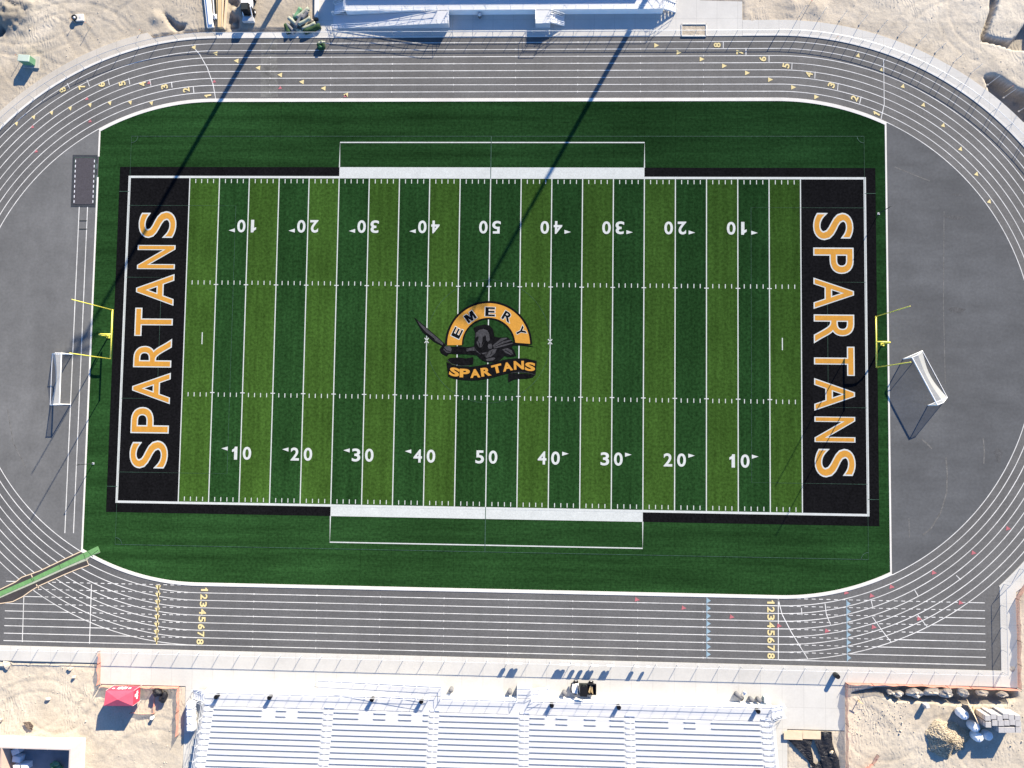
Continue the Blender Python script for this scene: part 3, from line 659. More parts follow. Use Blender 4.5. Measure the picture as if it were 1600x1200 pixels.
q = P([(1065,38.3),(1103,38.3),(1103,57),(1065,57)])
for a, b in ((0, 1), (1, 2), (2, 3), (3, 0)):
    p0, p1 = Vector(q[a]), Vector(q[b]); c = (p0+p1)/2; d = p1-p0; kw.obox(c, d.length+.1, .12, 0, .16, math.atan2(d.y, d.x))
kw.build('planting_pit_edge', 'kerb', None)['kind'] = 'structure'

# ------------------------------------------------------------ goals
def football_goal(sgn, label):
    X0 = sgn*55.02; t = thing('football_goal', (sgn*57.3, .1, 0), label, 'goal post', 'football goals')
    MB().tube([(sgn*57.3,.1,0),(sgn*57.3,.1,1.9),(sgn*57.15,.1,2.55),(sgn*56.7,.1,2.95),(sgn*56.1,.1,3.05),(X0,.1,3.05)], .12, 10).build('gooseneck', 'postyellow', t, True)
    MB().tube([(X0,-3.56,3.05),(X0,3.76,3.05)], .10, 10).build('crossbar', 'postyellow', t, True)
    for y in (-3.5, 3.7): MB().tube([(X0,y,3.1),(X0,y,12.2)], .065, 8).build('upright', 'postyellow', t, True)
    MB().obox((sgn*57.3,.1), .5, .5, .03, .12).build('base_plate', 'postyellow', t)
football_goal(-1, 'yellow football goal post in front of the white goal line on the left end zone')
football_goal(1, 'yellow football goal post in front of the right end zone, by the dark asphalt')

def soccer_goal(f0, f1, b0, b1, label):
    f0, f1, b0, b1 = [Vector((*p, .03)) for p in (f0, f1, b0, b1)]; up = Vector((0, 0, 2.44)); t = thing('soccer_goal', (f0+f1)/2, label, 'soccer goal', 'soccer goals on the asphalt')
    din = (b0-f0).normalized()*.95; din1 = (b1-f1).normalized()*.95
    MB().tube([f0+up, f1+up], .08, 8).build('crossbar', 'whitepaint', t)
    for a, b, dd in ((f0, b0, din), (f1, b1, din1)):
        MB().tube([a, a+up], .07, 8).build('goalpost', 'whitepaint', t)
        MB().tube([a+up, a+up+dd, a+up+dd+Vector((0,0,-.1)), b], .045, 6).tube([a, b], .05, 6).build('side_frame', 'whitepaint', t)
    MB().tube([b0, b1], .05, 6).build('ground_bar', 'whitepaint', t)
    n = MB(); A, B, K = 12, 8, []
    for i in range(A+1):
        u = i/A; sag = math.sin(math.pi*u); r0 = f0.lerp(f1, u)+up; r1 = (f0+din).lerp(f1+din1, u)+up*(1-.03*sag)-din*.35*sag; r2 = b0.lerp(b1, u)-din*.8*sag*.9
        K.append([r0, r1, r1.lerp(r2, .5)-din*.12*sag, r2])
    n.add([v for r in K for v in r], [(i*4+j, (i+1)*4+j, (i+1)*4+j+1, i*4+j+1) for i in range(A) for j in range(3)])
    for a, b, dd in ((f0, b0, din), (f1, b1, din1)): n.add([a, a+up, a+up+dd, b], [(0, 1, 2, 3)])
    n.build('net', 'net', t)
soccer_goal(at2(113,554), at2(110,632), at2(82,553), at2(78.5,633), 'white soccer goal standing square beside the runway lines on the left asphalt')
soccer_goal(at2(1411,561), at2(1449.6,633.5), at2(1441,548), at2(1480,621), 'white soccer goal standing askew on the dark asphalt behind the right end zone')

# slim dark poles at the turf's edge
def slim_pole(px, py, h, label):
    x, y = at2(px, py); t = thing('slim_pole', (x, y, 0), label, 'pole', 'slim dark poles at the turf edge')
    MB().tube([(x,y,.02),(x,y,h)], .05, 6).build('shaft', 'darksteel', t); MB().obox((x, y), .3, .3, .02, .1).build('foot', 'galv', t)
    MB().tube([(x,y,h-.05),(x+.35,y+.12,h-.02)], .035, 5).build('arm', 'darksteel', t)
slim_pole(146, 724, 3.9, 'slim dark pole at the lower left edge of the turf')
slim_pole(1372.5, 334, 3.5, 'slim dark pole at the upper right edge of the turf')

# ------------------------------------------------------------ floodlights
def floodlight(x, y, h, label, aw=2.1, hr=.36):
    t = thing('floodlight_pole', (x, y, 0), label, 'floodlight', 'floodlight masts')
    MB().tube([(x,y,-.2),(x,y,h)], .42, 12, .22).build('mast', 'galv', t, True)
    MB().lathe((x, y), [(.6,-.2),(.6,.5),(.5,.55)]).build('base', 'concrete', t)
    ang = math.atan2(-y, -x*.6); ux, uy = -math.sin(ang), math.cos(ang)
    for zz in (h-.2, h-1.3):
        a = MB().tube([(x-ux*aw,y-uy*aw,zz),(x+ux*aw,y+uy*aw,zz)], .08, 6).build('crossarm', 'galv', t)
        for k in (-.86*aw, -.43*aw, 0, .43*aw, .86*aw):
            c = (x+ux*k+math.cos(ang)*.4, y+uy*k+math.sin(ang)*.4, zz); MB().blob(c, hr, hr, hr*.8, 1, 0, 8, 6).build('lamp_head', 'galv', a)
floodlight(-29.4, 58.6, 30.4, 'tall galvanised floodlight mast beyond the lumber and turf rolls')
floodlight(27.6, 60.0, 28.4, 'tall galvanised floodlight mast behind the shaded bleachers', 1.5, .24)

# ------------------------------------------------------------ fences
def chain_fence(path, label, h=1.25, step=3.05, z=.0, closed_end=True):
    t = thing('chain_link_fence', (*path[0], z), label, 'fence', 'chain link fences round the track')
    pts = [Vector(p) for p in path]; L_ = [0]
    for a, b in zip(pts[:-1], pts[1:]): L_.append(L_[-1]+(b-a).length)
    def pos(s):
        for i in range(len(pts)-1):
            if s <= L_[i+1]+1e-6: return pts[i].lerp(pts[i+1], (s-L_[i])/(L_[i+1]-L_[i]+1e-9))
        return pts[-1]
    n = max(1, round(L_[-1]/step))
    for i in range(n+1):
        p = pos(L_[-1]*i/n); MB().tube([(p.x,p.y,z),(p.x,p.y,z+h+.04)], .038, 6).build('post', 'galv', t)
    MB().tube([(p.x,p.y,z+h) for p in pts], .032, 5).build('top_rail', 'galv', t)
    m = MB(); k = len(pts); m.add([(p.x,p.y,z+.04) for p in pts]+[(p.x,p.y,z+h) for p in pts], [(i, i+1, k+i+1, k+i) for i in range(k-1)]); m.build('mesh', 'mesh', t)
    return t
chain_fence([(-CX,46.3),(42.3,46.3)], 'silver chain link fence between the straight lanes and the shaded bleachers', 1.32)
chain_fence(arc(CX, 46.35, 89.9, 25, 36), 'silver chain link fence curving round the upper right bend', 1.32)
chain_fence(arc(-CX, 46.35, 90.1, 150, 34), 'silver chain link fence curving round the upper left bend below the bare dirt', 1.32)
chain_fence([(-78,-46.35),(73.2,-46.35)], 'silver chain link fence along the pale walkway below the track', 1.2)
chain_fence([(73.45,-46.2),(73.45,-34.5)]+[(CX+46.35*math.cos(a), 46.35*math.sin(a)) for a in np.linspace(-R(47.4), -R(20), 14)], 'silver chain link fence at the end of the sprint chute', 1.25)
k_ = 0
pos0 = None
for i in range(26):
    a = 86-i*3.45
    if a < 32: break
    x, y = CX+49.3*math.cos(R(a)), 49.3*math.sin(R(a))
    if pos0 is None:
        pos0 = thing('fence_post', (x, y, 0), '', 'post', 'bare steel posts along the curving concrete'); pm = MB(); pm.tube([(x,y,-.1),(x,y,2.7)], .035, 6).build('shaft', 'galv', pos0); MB().lathe((x, y), [(.12,-.1),(.12,.04)], 8).build('footing', 'curb_dusty', pos0); c = pos0
    else: c = copy_thing(pos0, (x, y, 0), '')
    c['label'] = 'bare tall steel post in the row outside the upper right track fence'

# orange safety fences
def safety_fence(px_path, label, h=1.0, lean=0):
    pts = [Vector(at2(*p)) for p in px_path]; t = thing('safety_fence', (*pts[0], 0), label, 'safety fence', 'orange mesh safety fences')
    m = MB(); fine = []
    for a, b in zip(pts[:-1], pts[1:]):
        n = max(2, int((b-a).length/.7)); fine += [a.lerp(b, i/n) for i in range(n)]
    fine.append(pts[-1]); k = len(fine)
    zz = [h*(1-.16*abs(math.sin(i*.9+k))) for i in range(k)]; off = [.10*math.sin(i*1.7) for i in range(k)]
    m.add([(p.x, p.y, .03) for p in fine]+[(p.x+o_+lean*.35, p.y+o_*.6, q) for p, o_, q in zip(fine, off, zz)], [(i, i+1, k+i+1, k+i) for i in range(k-1)])
    m.build('mesh', 'safety', t)
    for a, b in zip(pts[:-1], pts[1:]):
        n = max(1, int((b-a).length/3.2))
        for i in range(n+1): p = a.lerp(b, i/n); MB().tube([(p.x,p.y,-.1),(p.x,p.y,h+.12)], .03, 5).build('stake', 'darksteel', t)
safety_fence([(157,1017),(158,1035),(157,1068)], 'salmon coloured mesh fence closing the end of the walkway left of the red canopy')
safety_fence([(159,1070.5),(281,1072.5),(279,1148)], 'salmon coloured mesh fence round the dirt plot with the red canopy')
safety_fence([(1321,1200),(1321,1130),(1320.5,1066),(1440,1069),(1588,1076)], 'long salmon coloured mesh fence above the trench with boulders', 1.05, 0)
safety_fence([(1589,1074),(1589,1000),(1586,935),(1604,905)], 'salmon coloured mesh fence standing beside the end of the sprint chute', 1.0)
safety_fence([(1340,1208),(1362,1192),(1370,1178)], 'short loose scrap of salmon mesh fence on the dirt', .8)
safety_fence([(243,1076),(242,1114),(205,1113)], 'low faded salmon mesh fence between canopy and black bag', .45)

# ------------------------------------------------------------ grandstands
def rail_run(t, pts, h=1.07, name='guard_rail', n=None, pan=True):
    m = MB(); pts = [Vector(p) for p in pts]
    for a, b in zip(pts[:-1], pts[1:]):
        k = max(1, round((b-a).length/1.83)) if n is None else n
        for i in range(k+1): p = a.lerp(b, i/k); m.tube([p, p+Vector((0,0,h))], .028, 5)
        for hh in (h, h*.5, .12): m.tube([a+Vector((0,0,hh)), b+Vector((0,0,hh))], .026, 5)
    m.build(name, 'alu', t)
    return
def steps(t, x0, x1, y0, y1, ztop, n, axis, name='stair'):
    m = MB()
    for i in range(n):
        zz = ztop*(n-i)/(n+1)
        if axis == 'x': a = x0+(x1-x0)*i/n; b = x0+(x1-x0)*(i+1)/n; m.box(min(a,b), y0, zz-.05, max(a,b)-.0, y1, zz)
        else: a = y0+(y1-y0)*i/n; b = y0+(y1-y0)*(i+1)/n; m.box(x0, min(a,b), zz-.05, x1, max(a,b), zz)
    if axis == 'x':
        for yy in (y0, y1): m.add([(x0,yy-.02,ztop),(x0,yy-.02,ztop-.35),(x1,yy-.02,0),(x1,yy-.02,.3),(x0,yy+.02,ztop),(x0,yy+.02,ztop-.35),(x1,yy+.02,0),(x1,yy+.02,.3)], [(0,1,2,3),(7,6,5,4),(0,3,7,4)])
    m.build(name, 'alu', t)
def grandstand(x0, x1, yf, s, zd, nrow, aisles, label, back=None, deckd=1.7, ramp=None, plat2=None, notches=()):
    """yf = front edge, s = direction away from the field (+1 north, -1 south)"""
    t = thing('grandstand', ((x0+x1)/2, yf, 0), label, 'bleachers')
    def B(m, xa, ya, za, xb, yb, zb): m.box(xa, min(ya, yb), za, xb, max(ya, yb), zb); return m
    B(MB(), x0, yf, zd-.06, x1, yf+s*deckd, zd).build('front_walk', 'aludeck', t)
    B(MB(), x0, yf-s*.03, .0, x1, yf-s*.001, zd-.02).build('fascia', 'whitepaint', t)
    T, RS = .70, .203; y0 = yf+s*deckd
    tread = MB(); ri = MB()
    for i in range(nrow):
        a = y0+s*T*i; z = zd+RS*i+.02
        B(tread, x0, a+s*.0, z-.05, x1, a+s*(T*.60), z-.0); B(ri, x0, a+s*(T*.975), z+.005, x1, a+s*(T*.995), z+RS-.08)
        B(tread, x0, a+s*(T*.62), z-.03, x1, a+s*(T*.96), z+.012)
    tread.build('footboards', 'aludeck', t); ri.build('riser_boards', 'alu', t)
    edges = [x0]+[v for a in aisles for v in (a-.72, a+.72)]+[x1]
    secs = [(edges[i]+(.0 if i else .1), edges[i+1]-.0) for i in range(0, len(edges), 2) if edges[i+1]-edges[i] > 1]
    for i in range(nrow):
        a = y0+s*(T*i+T*.55); z = zd+RS*i+.37
        for xa, xb in secs:
            spans = [(xa, xb)]
            if i < 2:
                for nx0, nx1 in notches:
                    spans = [q for (c, d) in spans for q in ((c, min(d, nx0)), (max(c, nx1), d)) if q[1]-q[0] > .3]
            for c, d in spans:
                m = MB(); B(m, c+.03, a, z-.045, d-.03, a+s*.30, z)
                for k in range(int((d-c)/1.9)+1): xx = min(c+.3+k*1.9, d-.3); B(m, xx-.03, a+s*.1, z-.35, xx+.03, a+s*.2, z-.046)
                m.build('bench', 'alu', t)
    for ax in aisles:
        st = MB(); hr = []
        for i in range(nrow):
            a = y0+s*T*i; z = zd+RS*i+.02; B(st, ax-.66, a, z+.02, ax+.66, a+s*.30, z+.10+.0)
            if i > 0: B(st, ax-.66, a+s*.31, z+.03, ax+.66, a+s*.36, z+.045)
            if i % 3 != 2 and i < nrow-1:
                p = (ax, a+s*.35, z); q_ = (ax, a+s*(T+.35), z+RS)
                hr.append([p, (p[0], p[1], p[2]+.9), (q_[0], q_[1], q_[2]+.9), q_])
        a_ = st.build('aisle_steps', 'alu', t); [MB().tube(q_, .024, 5).build('handrail', 'alu', a_) for q_ in hr]
    # supports and end guards
    sp = MB(); zt_ = zd+RS*nrow; yb = y0+s*T*nrow
    for xx in np.arange(x0+.3, x1, 3.6):
        for dd in (deckd*.5, deckd+T*nrow*.35, deckd+T*nrow*.7, deckd+T*nrow-.1):
            z = zd if dd < deckd else zd+RS*(dd-deckd)/T; B(sp, xx-.05, yf+s*(dd-.05), 0, xx+.05, yf+s*(dd+.05), z-.09)
    sp.build('support_frame', 'galv', t)
    for xx in (x0, x1): rail_run(t, [(xx, yf, zd), (xx, y0, zd), (xx, yb, zt_)], 1.07)
    gaps = []
    if ramp: gaps.append((ramp[1]-1.7, ramp[1]))
    if plat2: gaps.append((plat2[0], plat2[1]))
    gaps.sort(); c = x0
    for g0, g1 in gaps+[(x1, x1)]:
        if g0-c > .5: rail_run(t, [(c, yf+s*.04, zd), (g0, yf+s*.04, zd)])
        c = g1
    if ramp:
        xa, xb, wdt = ramp; ya, yb_ = yf-s*(wdt+.03), yf-s*.12
        m = MB(); xr = xb-1.7
        lo, hi = min(ya, yb_), max(ya, yb_)
        m.add([(xa,lo,.05),(xa,hi,.05),(xr,hi,zd),(xr,lo,zd),(xa,lo,0),(xa,hi,0),(xr,hi,0),(xr,lo,0)], [(0,3,2,1),(0,4,7,3),(1,2,6,5),(2,3,7,6),(4,5,6,7)])
        r_ = m.build('ramp', 'aludeck', t)
        B(MB(), xr+.002, ya, 0, xb, yb_, zd).build('ramp_landing', 'aludeck', t)
        rail_run(t, [(xa, ya, .05), (xr, ya, zd), (xb, ya, zd), (xb, yb_, zd)], 1.07, 'ramp_rail'); rail_run(t, [(xa, yb_, .05), (xr, yb_, zd)], 1.07, 'ramp_rail')
    if plat2:
        xa, xb, wdt, run = plat2; ya, yb_ = yf-s*(wdt+.03), yf-s*.12
        B(MB(), xa, ya, 0, xb, yb_, zd).build('stair_landing', 'aludeck', t)
        m1, m2 = ya+s*.25, ya+s*1.55; steps(t, xb, xb+run, min(m1,m2), max(m1,m2), zd, 6, 'x')
        rail_run(t, [(xa, yb_, zd), (xa, ya, zd), (xb, ya, zd)], 1.07, 'stair_rail')
        for yy in (m1, m2): rail_run(t, [(xb, yy, zd), (xb+run, yy, .1)], 1.0, 'stair_rail', 2)
    if back:
        B(MB(), x0, yb+s*.05, .2, x1, yb+s*.12, back).build('back_screen', 'whitepaint', t)
        pm_ = MB()
        for xx in np.arange(x0, x1, 2.4): pm_.tube([(xx, yb+s*.2, 0), (xx, yb+s*.2, back+.1)], .05, 5)
        pm_.build('screen_post', 'galv', t)
    return t
home = grandstand(-40.2, 40.9, -51.35, -1, 1.2, 15, [-39.4, -21.95, -6.75, 6.1, 21.0, 40.0], 'long bright aluminium bleachers in full sun with six aisles, below the walkway', ramp=(-24.0, -5.8, 1.62), plat2=(5.0, 7.0, 1.62, 2.6),
                  notches=[(-31.5,-29.5),(-28,-26.3),(-17.5,-15.4),(-13.6,-11.8),(-9.9,-8.3),(9.1,10.6),(12.3,14.6),(16.3,18.2),(26.5,28.6),(30.3,32.4)])
vis = grandstand(-22.2, 25.4, 49.62, 1, 1.27, 10, [-12, 0, 12], 'smaller bleachers lying in blue shade above the track', back=5.25, ramp=(-24.4, -6.6, 2.05), plat2=(6.4, 8.65, 2.1, 2.1))
for t_, xx, yy, s_ in ((home, -42.1, -51.35, -1), (home, 40.9+.05, -51.35, -1)):
    e = -1 if xx < 0 else 1; xa, xb = (-40.25, -42.3) if e < 0 else (40.95, 42.9)
    steps(t_, xa, xb, -52.9, -51.5, 1.2, 6, 'x', 'end_stair')
    for y in (-52.9, -51.5): rail_run(t_, [(xa, y, 1.2), (xb, y, .1)], 1.0, 'stair_rail', 2)
steps(vis, 25.45, 27.4, 49.7, 51.1, 1.27, 6, 'x', 'end_stair')
steps(vis, -22.25, -24.2, 49.75, 51.2, 1.27, 6, 'x', 'end_stair')
for xa, xb in ((25.45, 27.4), (-22.25, -24.2)):
    for y in (49.7, 51.15): rail_run(vis, [(xa, y, 1.27), (xb, y, .1)], 1.0, 'stair_rail', 2)

# black bins on the home deck
bins = []
def black_bin(px, py, label, first=[None]):
    x, y = at2(px, py, 1.2+.0)
    if first[0] is None:
        t = thing('trash_bin', (x, y, 1.2), label, 'trash bin', 'black bins on the bleacher deck'); first[0] = t
        MB().lathe((x, y), [(.24,1.2),(.29,1.9),(.31,2.05),(.29,2.05),(.25,1.5)], 14).build('drum', 'black', t, True)
        MB().lathe((x, y), [(.30,2.055),(.30,2.09),(.22,2.12)], 14).build('rim', 'black', t, True); return t
    return copy_thing(first[0], (x, y, 1.2), label)
for px, py, l in [(341.5,1086,'black trash bin nearest the left end of the bleacher deck'), (424,1087,'black trash bin between the left end and the ramp on the bleacher deck'),
                  (583,1090,'black trash bin behind the middle of the ramp'), (659.5,1093,'black trash bin behind the top of the ramp'),
                  (862,1099,'black trash bin beside the foot of the short stair'), (966,1102,'black trash bin on the deck right of the parked utility cart'),
                  (1182,1108,'black trash bin at the right end of the bleacher deck')]: black_bin(px, py, l)
def dome_bin(px, py, label, first=[None], m='grey', name='domed_bin'):
    x, y = at2(px, py)
    if first[0] is None:
        t = thing(name, (x, y, .05), label, 'trash bin', 'grey domed bins on the walkway'); first[0] = t
        MB().lathe((x, y), [(.27,.05),(.33,.75),(.34,.8)], 12).build('drum', m, t, True)
        MB().lathe((x, y), [(.37,.801),(.36,.92),(.26,1.08),(.08,1.13)], 12).build('lid', m, t, True); return t
    return copy_thing(first[0], (x, y, .05), label)
dome_bin(706, 1075, 'grey domed bin right of the ramp landing'); dome_bin(797, 1078, 'grey domed bin left of the stair landing')
dome_bin(881.5, 1080, 'grey domed bin left of the parked utility cart')
dome_bin(1171.5, 1090, 'grey domed bin nearest the overturned bin'); dome_bin(1183, 1090.5, 'grey domed bin next to the pale green bin')
x, y = at2(1195, 1090); t = thing('pale_bin', (x, y, .05), 'pale green square bin at the end of the row of grey bins', 'trash bin')
MB().obox((x, y), .62, .62, .05, .95, 0, 1.1).build('body', mat('pale green plastic', (.42,.50,.47), var=.06, rough=.6), t); MB().obox((x, y), .72, .72, .951, 1.02).build('lid', 'whitepaint', t)
x, y = at2(1153, 1086); t = thing('overturned_bin', (x, y, .05), 'grey bin lying on its side beside the row of bins', 'trash bin')
MB().tube([(x-.5,y+.45,.42),(x+.45,y-.35,.40)], .36, 12, .28).build('drum', 'grey', t, True); MB().tube([(x+.46,y-.36,.40),(x+.52,y-.41,.40)], .33, 12).build('lid', 'darksteel', t)
x, y = at2(1162, 1081); t = thing('folding_chair', (x, y, .05), 'small white folding chair beside the overturned grey bin', 'chair')
MB().obox((x, y), .46, .44, .47, .51, .6).build('seat', 'whitepaint', t); MB().add([(x-.2,y+.28,.55),(x+.24,y+.10,.55),(x+.28,y+.20,.98),(x-.16,y+.38,.98)], [(0,1,2,3)]).build('backrest', 'whitepaint', t)
for a, b in ((-.2,-.1),(.15,-.25),(-.1,.25),(.25,.1)): MB().tube([(x+a,y+b,.05),(x+a*.8,y+b*.8,.47)], .018, 5).build('leg', 'galv', t)
x, y = at2(1304, 1053); t = thing('barrel', (x, y, .05), 'dark barrel standing at the right end of the pale walkway fence', 'barrel')
MB().lathe((x, y), [(.30,.05),(.36,.3),(.36,.8),(.30,1.15)], 14).build('drum', 'darksteel', t, True); MB().lathe((x, y), [(.31,1.151),(.31,1.19)], 14).build('lid', 'black', t)

# padded covers hanging over the walkway fence
for i, (a, b, l) in enumerate([(776,783,'leftmost narrow white cover hung on the fence'), (789,802,'wide white cover second from the left on the fence'), (860,876,'widest white cover on the fence, with three lobes'),
        (884,891,'narrow white cover just right of the widest one'), (896.5,903.5,'narrow white cover above the front of the utility cart'), (908.5,920.5,'double white cover above the rear of the utility cart'),
        (933,945,'double white cover right of the utility cart'), (976,983,'white cover second from the right on the fence'), (994,999.5,'rightmost narrow white cover on the fence')]):
    xa, xb = at2(a, 1056)[0]+1.29, at2(b, 1056)[0]+1.29; m = MB(); n = max(1, round((xb-xa)/.62)); wv = (xb-xa)/n; zl = 0.55
    for k in range(n):
        c = xa+(k+.5)*wv; pr = [(c-wv/2, 1.24), (c-wv/2, zl+.15)]+[(c-wv/2*math.cos(R(q)), zl+.15-.15*math.sin(R(q))) for q in range(15, 180, 30)]+[(c+wv/2, zl+.15), (c+wv/2, 1.24)]
        m.add([(p[0], -46.43, p[1]) for p in pr]+[(p[0], -46.40, p[1]) for p in pr], [tuple(range(len(pr))), tuple(range(len(pr), 2*len(pr)))[::-1]]+[(j, j+len(pr), (j+1) % len(pr)+len(pr), (j+1) % len(pr)) for j in range(len(pr))])
    tag(m.build('hanging_cover', 'whitepaint'), l, 'cover', 'white covers hung on the walkway fence')

# utility cart
def utv():
    c = at(912, 1073, .05); x, y = c.x, c.y; t = thing('utility_cart', (x, y, .05), 'white utility cart with black roof and cargo bed parked on the walkway', 'utility vehicle')
    MB().prism([(x-1.62,y-.55),(x-1.75,y-.25),(x-1.75,y+.25),(x-1.62,y+.55),(x-1.1,y+.7),(x-.75,y+.72),(x-.75,y-.72),(x-1.1,y-.7)], .55, .98).build('hood', 'whitepaint', t)
    MB().box(x-1.5,y-.62,.3,x+1.5,y+.62,.5).build('chassis', 'darksteel', t)
    MB().box(x-1.86,y-.6,.35,x-1.7,y+.6,.72).build('bumper', 'black', t)
    r_ = MB().prism([(x-.62,y-.66),(x-.62,y+.66),(x+.38,y+.70),(x+.38,y-.70)], 1.86, 1.93).build('roof', 'black', t)
    w_ = MB().add([(x-.95,y-.62,1.0),(x-.95,y+.62,1.0),(x-.66,y+.6,1.85),(x-.66,y-.6,1.85)], [(0,1,2,3)]).build('windscreen', 'glass', t)
    for yy in (-.35, .35): MB().box(x-.2,y+yy-.28,.6,x+.3,y+yy+.28,.85).box(x+.22,y+yy-.28,.86,x+.34,y+yy+.28,1.3).build('seat', 'darksteel', t)
    for a in (-.6, .36):
        for b in (-.63, .63): MB().tube([(x+a,y+b,.5),(x+a,y+b,1.86)], .035, 6).build('roll_bar', 'black', t)
    bed = MB().box(x+.45,y-.72,.7,x+1.72,y+.72,.76).box(x+.45,y-.74,.761,x+1.72,y-.68,1.1).box(x+.45,y+.68,.761,x+1.72,y+.74,1.1).box(x+1.66,y-.68,.761,x+1.72,y+.68,1.1).box(x+.45,y-.68,.761,x+.51,y+.68,1.1).build('cargo_bed', 'black', t)
    for a in (-1.15, 1.05):
        for b in (-.78, .78):
            m = MB().tube([(x+a,y+b-.13,.36),(x+a,y+b+.13,.36)], .32, 14).build('wheel', 'black', t); MB().tube([(x+a,y+b-.14,.36),(x+a,y+b+.14,.36)], .14, 10).build('rim', 'galv', m)
    for b in (-.72, .72): MB().box(x-1.5,y+b-.12,.72,x-.8,y+b+.12,.78).build('mudguard', 'black', t)
    for b in (-.42, .42): MB().box(x-1.72,y+b-.12,.7,x-1.66,y+b+.12,.82).build('headlight', 'galv', t)
    t2 = thing('lumber_offcuts', (x+.95, y-.1, .8), 'pale timber offcuts lying in the cargo bed of the utility cart', 'lumber')
    for k, (a, b, an) in enumerate([(0,-.1,1.4),(.18,0,1.5),(.3,-.15,1.7),(-.1,.05,1.3)]): MB().obox((x+.88+a, y+b), 1.0, .09, .78+k*.05, .82+k*.05, an).build('board', 'wood', t2)
utv()

# red canopy
def canopy():
    z = 2.25; q = [at2(165.5,1079,z), at2(209,1079,z), at2(207.5,1103,z), at2(162,1103,z)]; c = ((q[0][0]+q[2][0])/2, (q[0][1]+q[2][1])/2)
    t = thing('canopy_tent', (c[0], c[1], 0), 'red pop-up canopy with worn white patches casting a dark shadow', 'canopy')
    k = [(*p, z) for p in q]+[(c[0], c[1], z+.45)]
    MB().add(k, [(1,0,4),(2,1,4),(3,2,4),(0,3,4)]).build('roof', 'redpale', t)
    for a in range(4):
        p, r_ = Vector(k[a]), Vector(k[(a+1) % 4]); dn = Vector((0, 0, -1.75))
        m = MB().add([p, r_, r_+dn, p+dn], [(0,1,2,3)]).build('side_curtain', 'redtent', t)
        if a in (0, 1):
            ou = (r_-p).cross(Vector((0,0,1))).normalized(); ce = Vector((c[0], c[1], 0)); mid = (p+r_)/2
            if (mid-ce).to_2d().dot(ou.to_2d()) < 0: ou = -ou
            for u0, u1, v0, v1 in (((.30,.62,.30,.75),(.12,.2,.35,.55),(.70,.78,.35,.6)) if a == 0 else ((.18,.70,.42,.66),(.30,.5,.2,.34))):
                o_ = ou*.02; n_ = 7; vs = []
                for j in range(n_+1):
                    u = u0+(u1-u0)*j/n_; jit = .05*math.sin(j*2.3); vs += [p.lerp(r_, u)+dn*(v0+jit)+o_, p.lerp(r_, u)+dn*(v1-jit)+o_]
                MB().add(vs, [(2*j, 2*j+2, 2*j+3, 2*j+1) for j in range(n_)]).build('white_patch', 'whitepaint', m)
    for p in q: MB().tube([(*p, 0), (*p, z)], .03, 6).build('leg', 'galv', t)
canopy()
x, y = at2(252, 1082); t = thing('garbage_bag', (x, y, 0), 'black garbage bag slumped on the dirt right of the red canopy', 'garbage bag')
MB().blob((x-.3,y+.2,.45), .75, .6, .6, 3, .3).build('bag_body', 'tarp', t, True); MB().blob((x+.55,y-.55,.35), .55, .8, .45, 4, .3).build('bag_neck', 'tarp', t, True)
x, y = at2(239.5, 1120); t = thing('bucket', (x, y, 0), 'small white bucket on the dirt below the black garbage bag', 'bucket')
MB().lathe((x, y), [(.20,0),(.26,.42),(.24,.42),(.18,.1)], 12).build('pail', 'whitepaint', t); MB().lathe((x, y), [(.27,.421),(.27,.45)], 12).build('lid', 'whitepaint', t)

# white bulk bags beside the stand
b0 = None
for i, (px, py, l) in enumerate([(296,1104,'white bulk bag nearest the walkway in the row beside the bleachers'), (296,1115,'white bulk bag second from the walkway beside the bleachers'), (296.5,1126.5,'white bulk bag third from the walkway beside the bleachers'), (296.5,1138,'white bulk bag farthest from the walkway beside the bleachers')]):
    x, y = at2(px, py, 1.2); m = None
    if b0 is None:
        b0 = thing('bulk_bag', (x, y, 0), l, 'bulk bag', 'white bulk bags beside the bleachers'); m = MB(); n = 4
        bm = bmesh.new(); bmesh.ops.create_cube(bm, size=1); bmesh.ops.subdivide_edges(bm, edges=bm.edges, cuts=4, use_grid_fill=True)
        for v in bm.verts:
            k = 1-.10*(abs(v.co.x*2)**4+abs(v.co.y*2)**4+abs(v.co.z*2)**4)/1.6; bul = 1+.10*math.cos(v.co.z*math.pi); v.co = Vector((v.co.x*1.14*k*bul, v.co.y*1.06*k*bul, v.co.z*1.3*k))
        me_ = [v.co.copy() for v in bm.verts]; fs = [tuple(v.index for v in f.verts) for f in bm.faces]; bm.free()
        MB().add([(v.x+x, v.y+y, v.z+.62) for v in me_], fs).build('sack', 'bag', b0, True)
        for sx_, sy_ in ((-1,-1),(1,-1),(1,1),(-1,1)): MB().tube([(x+sx_*.35,y+sy_*.35,1.15),(x+sx_*.28,y+sy_*.28,1.36),(x+sx_*.1,y+sy_*.32,1.2)], .03, 5).build('lifting_loop', 'bag', b0)
    else: copy_thing(b0, (x, y, 0), l, )

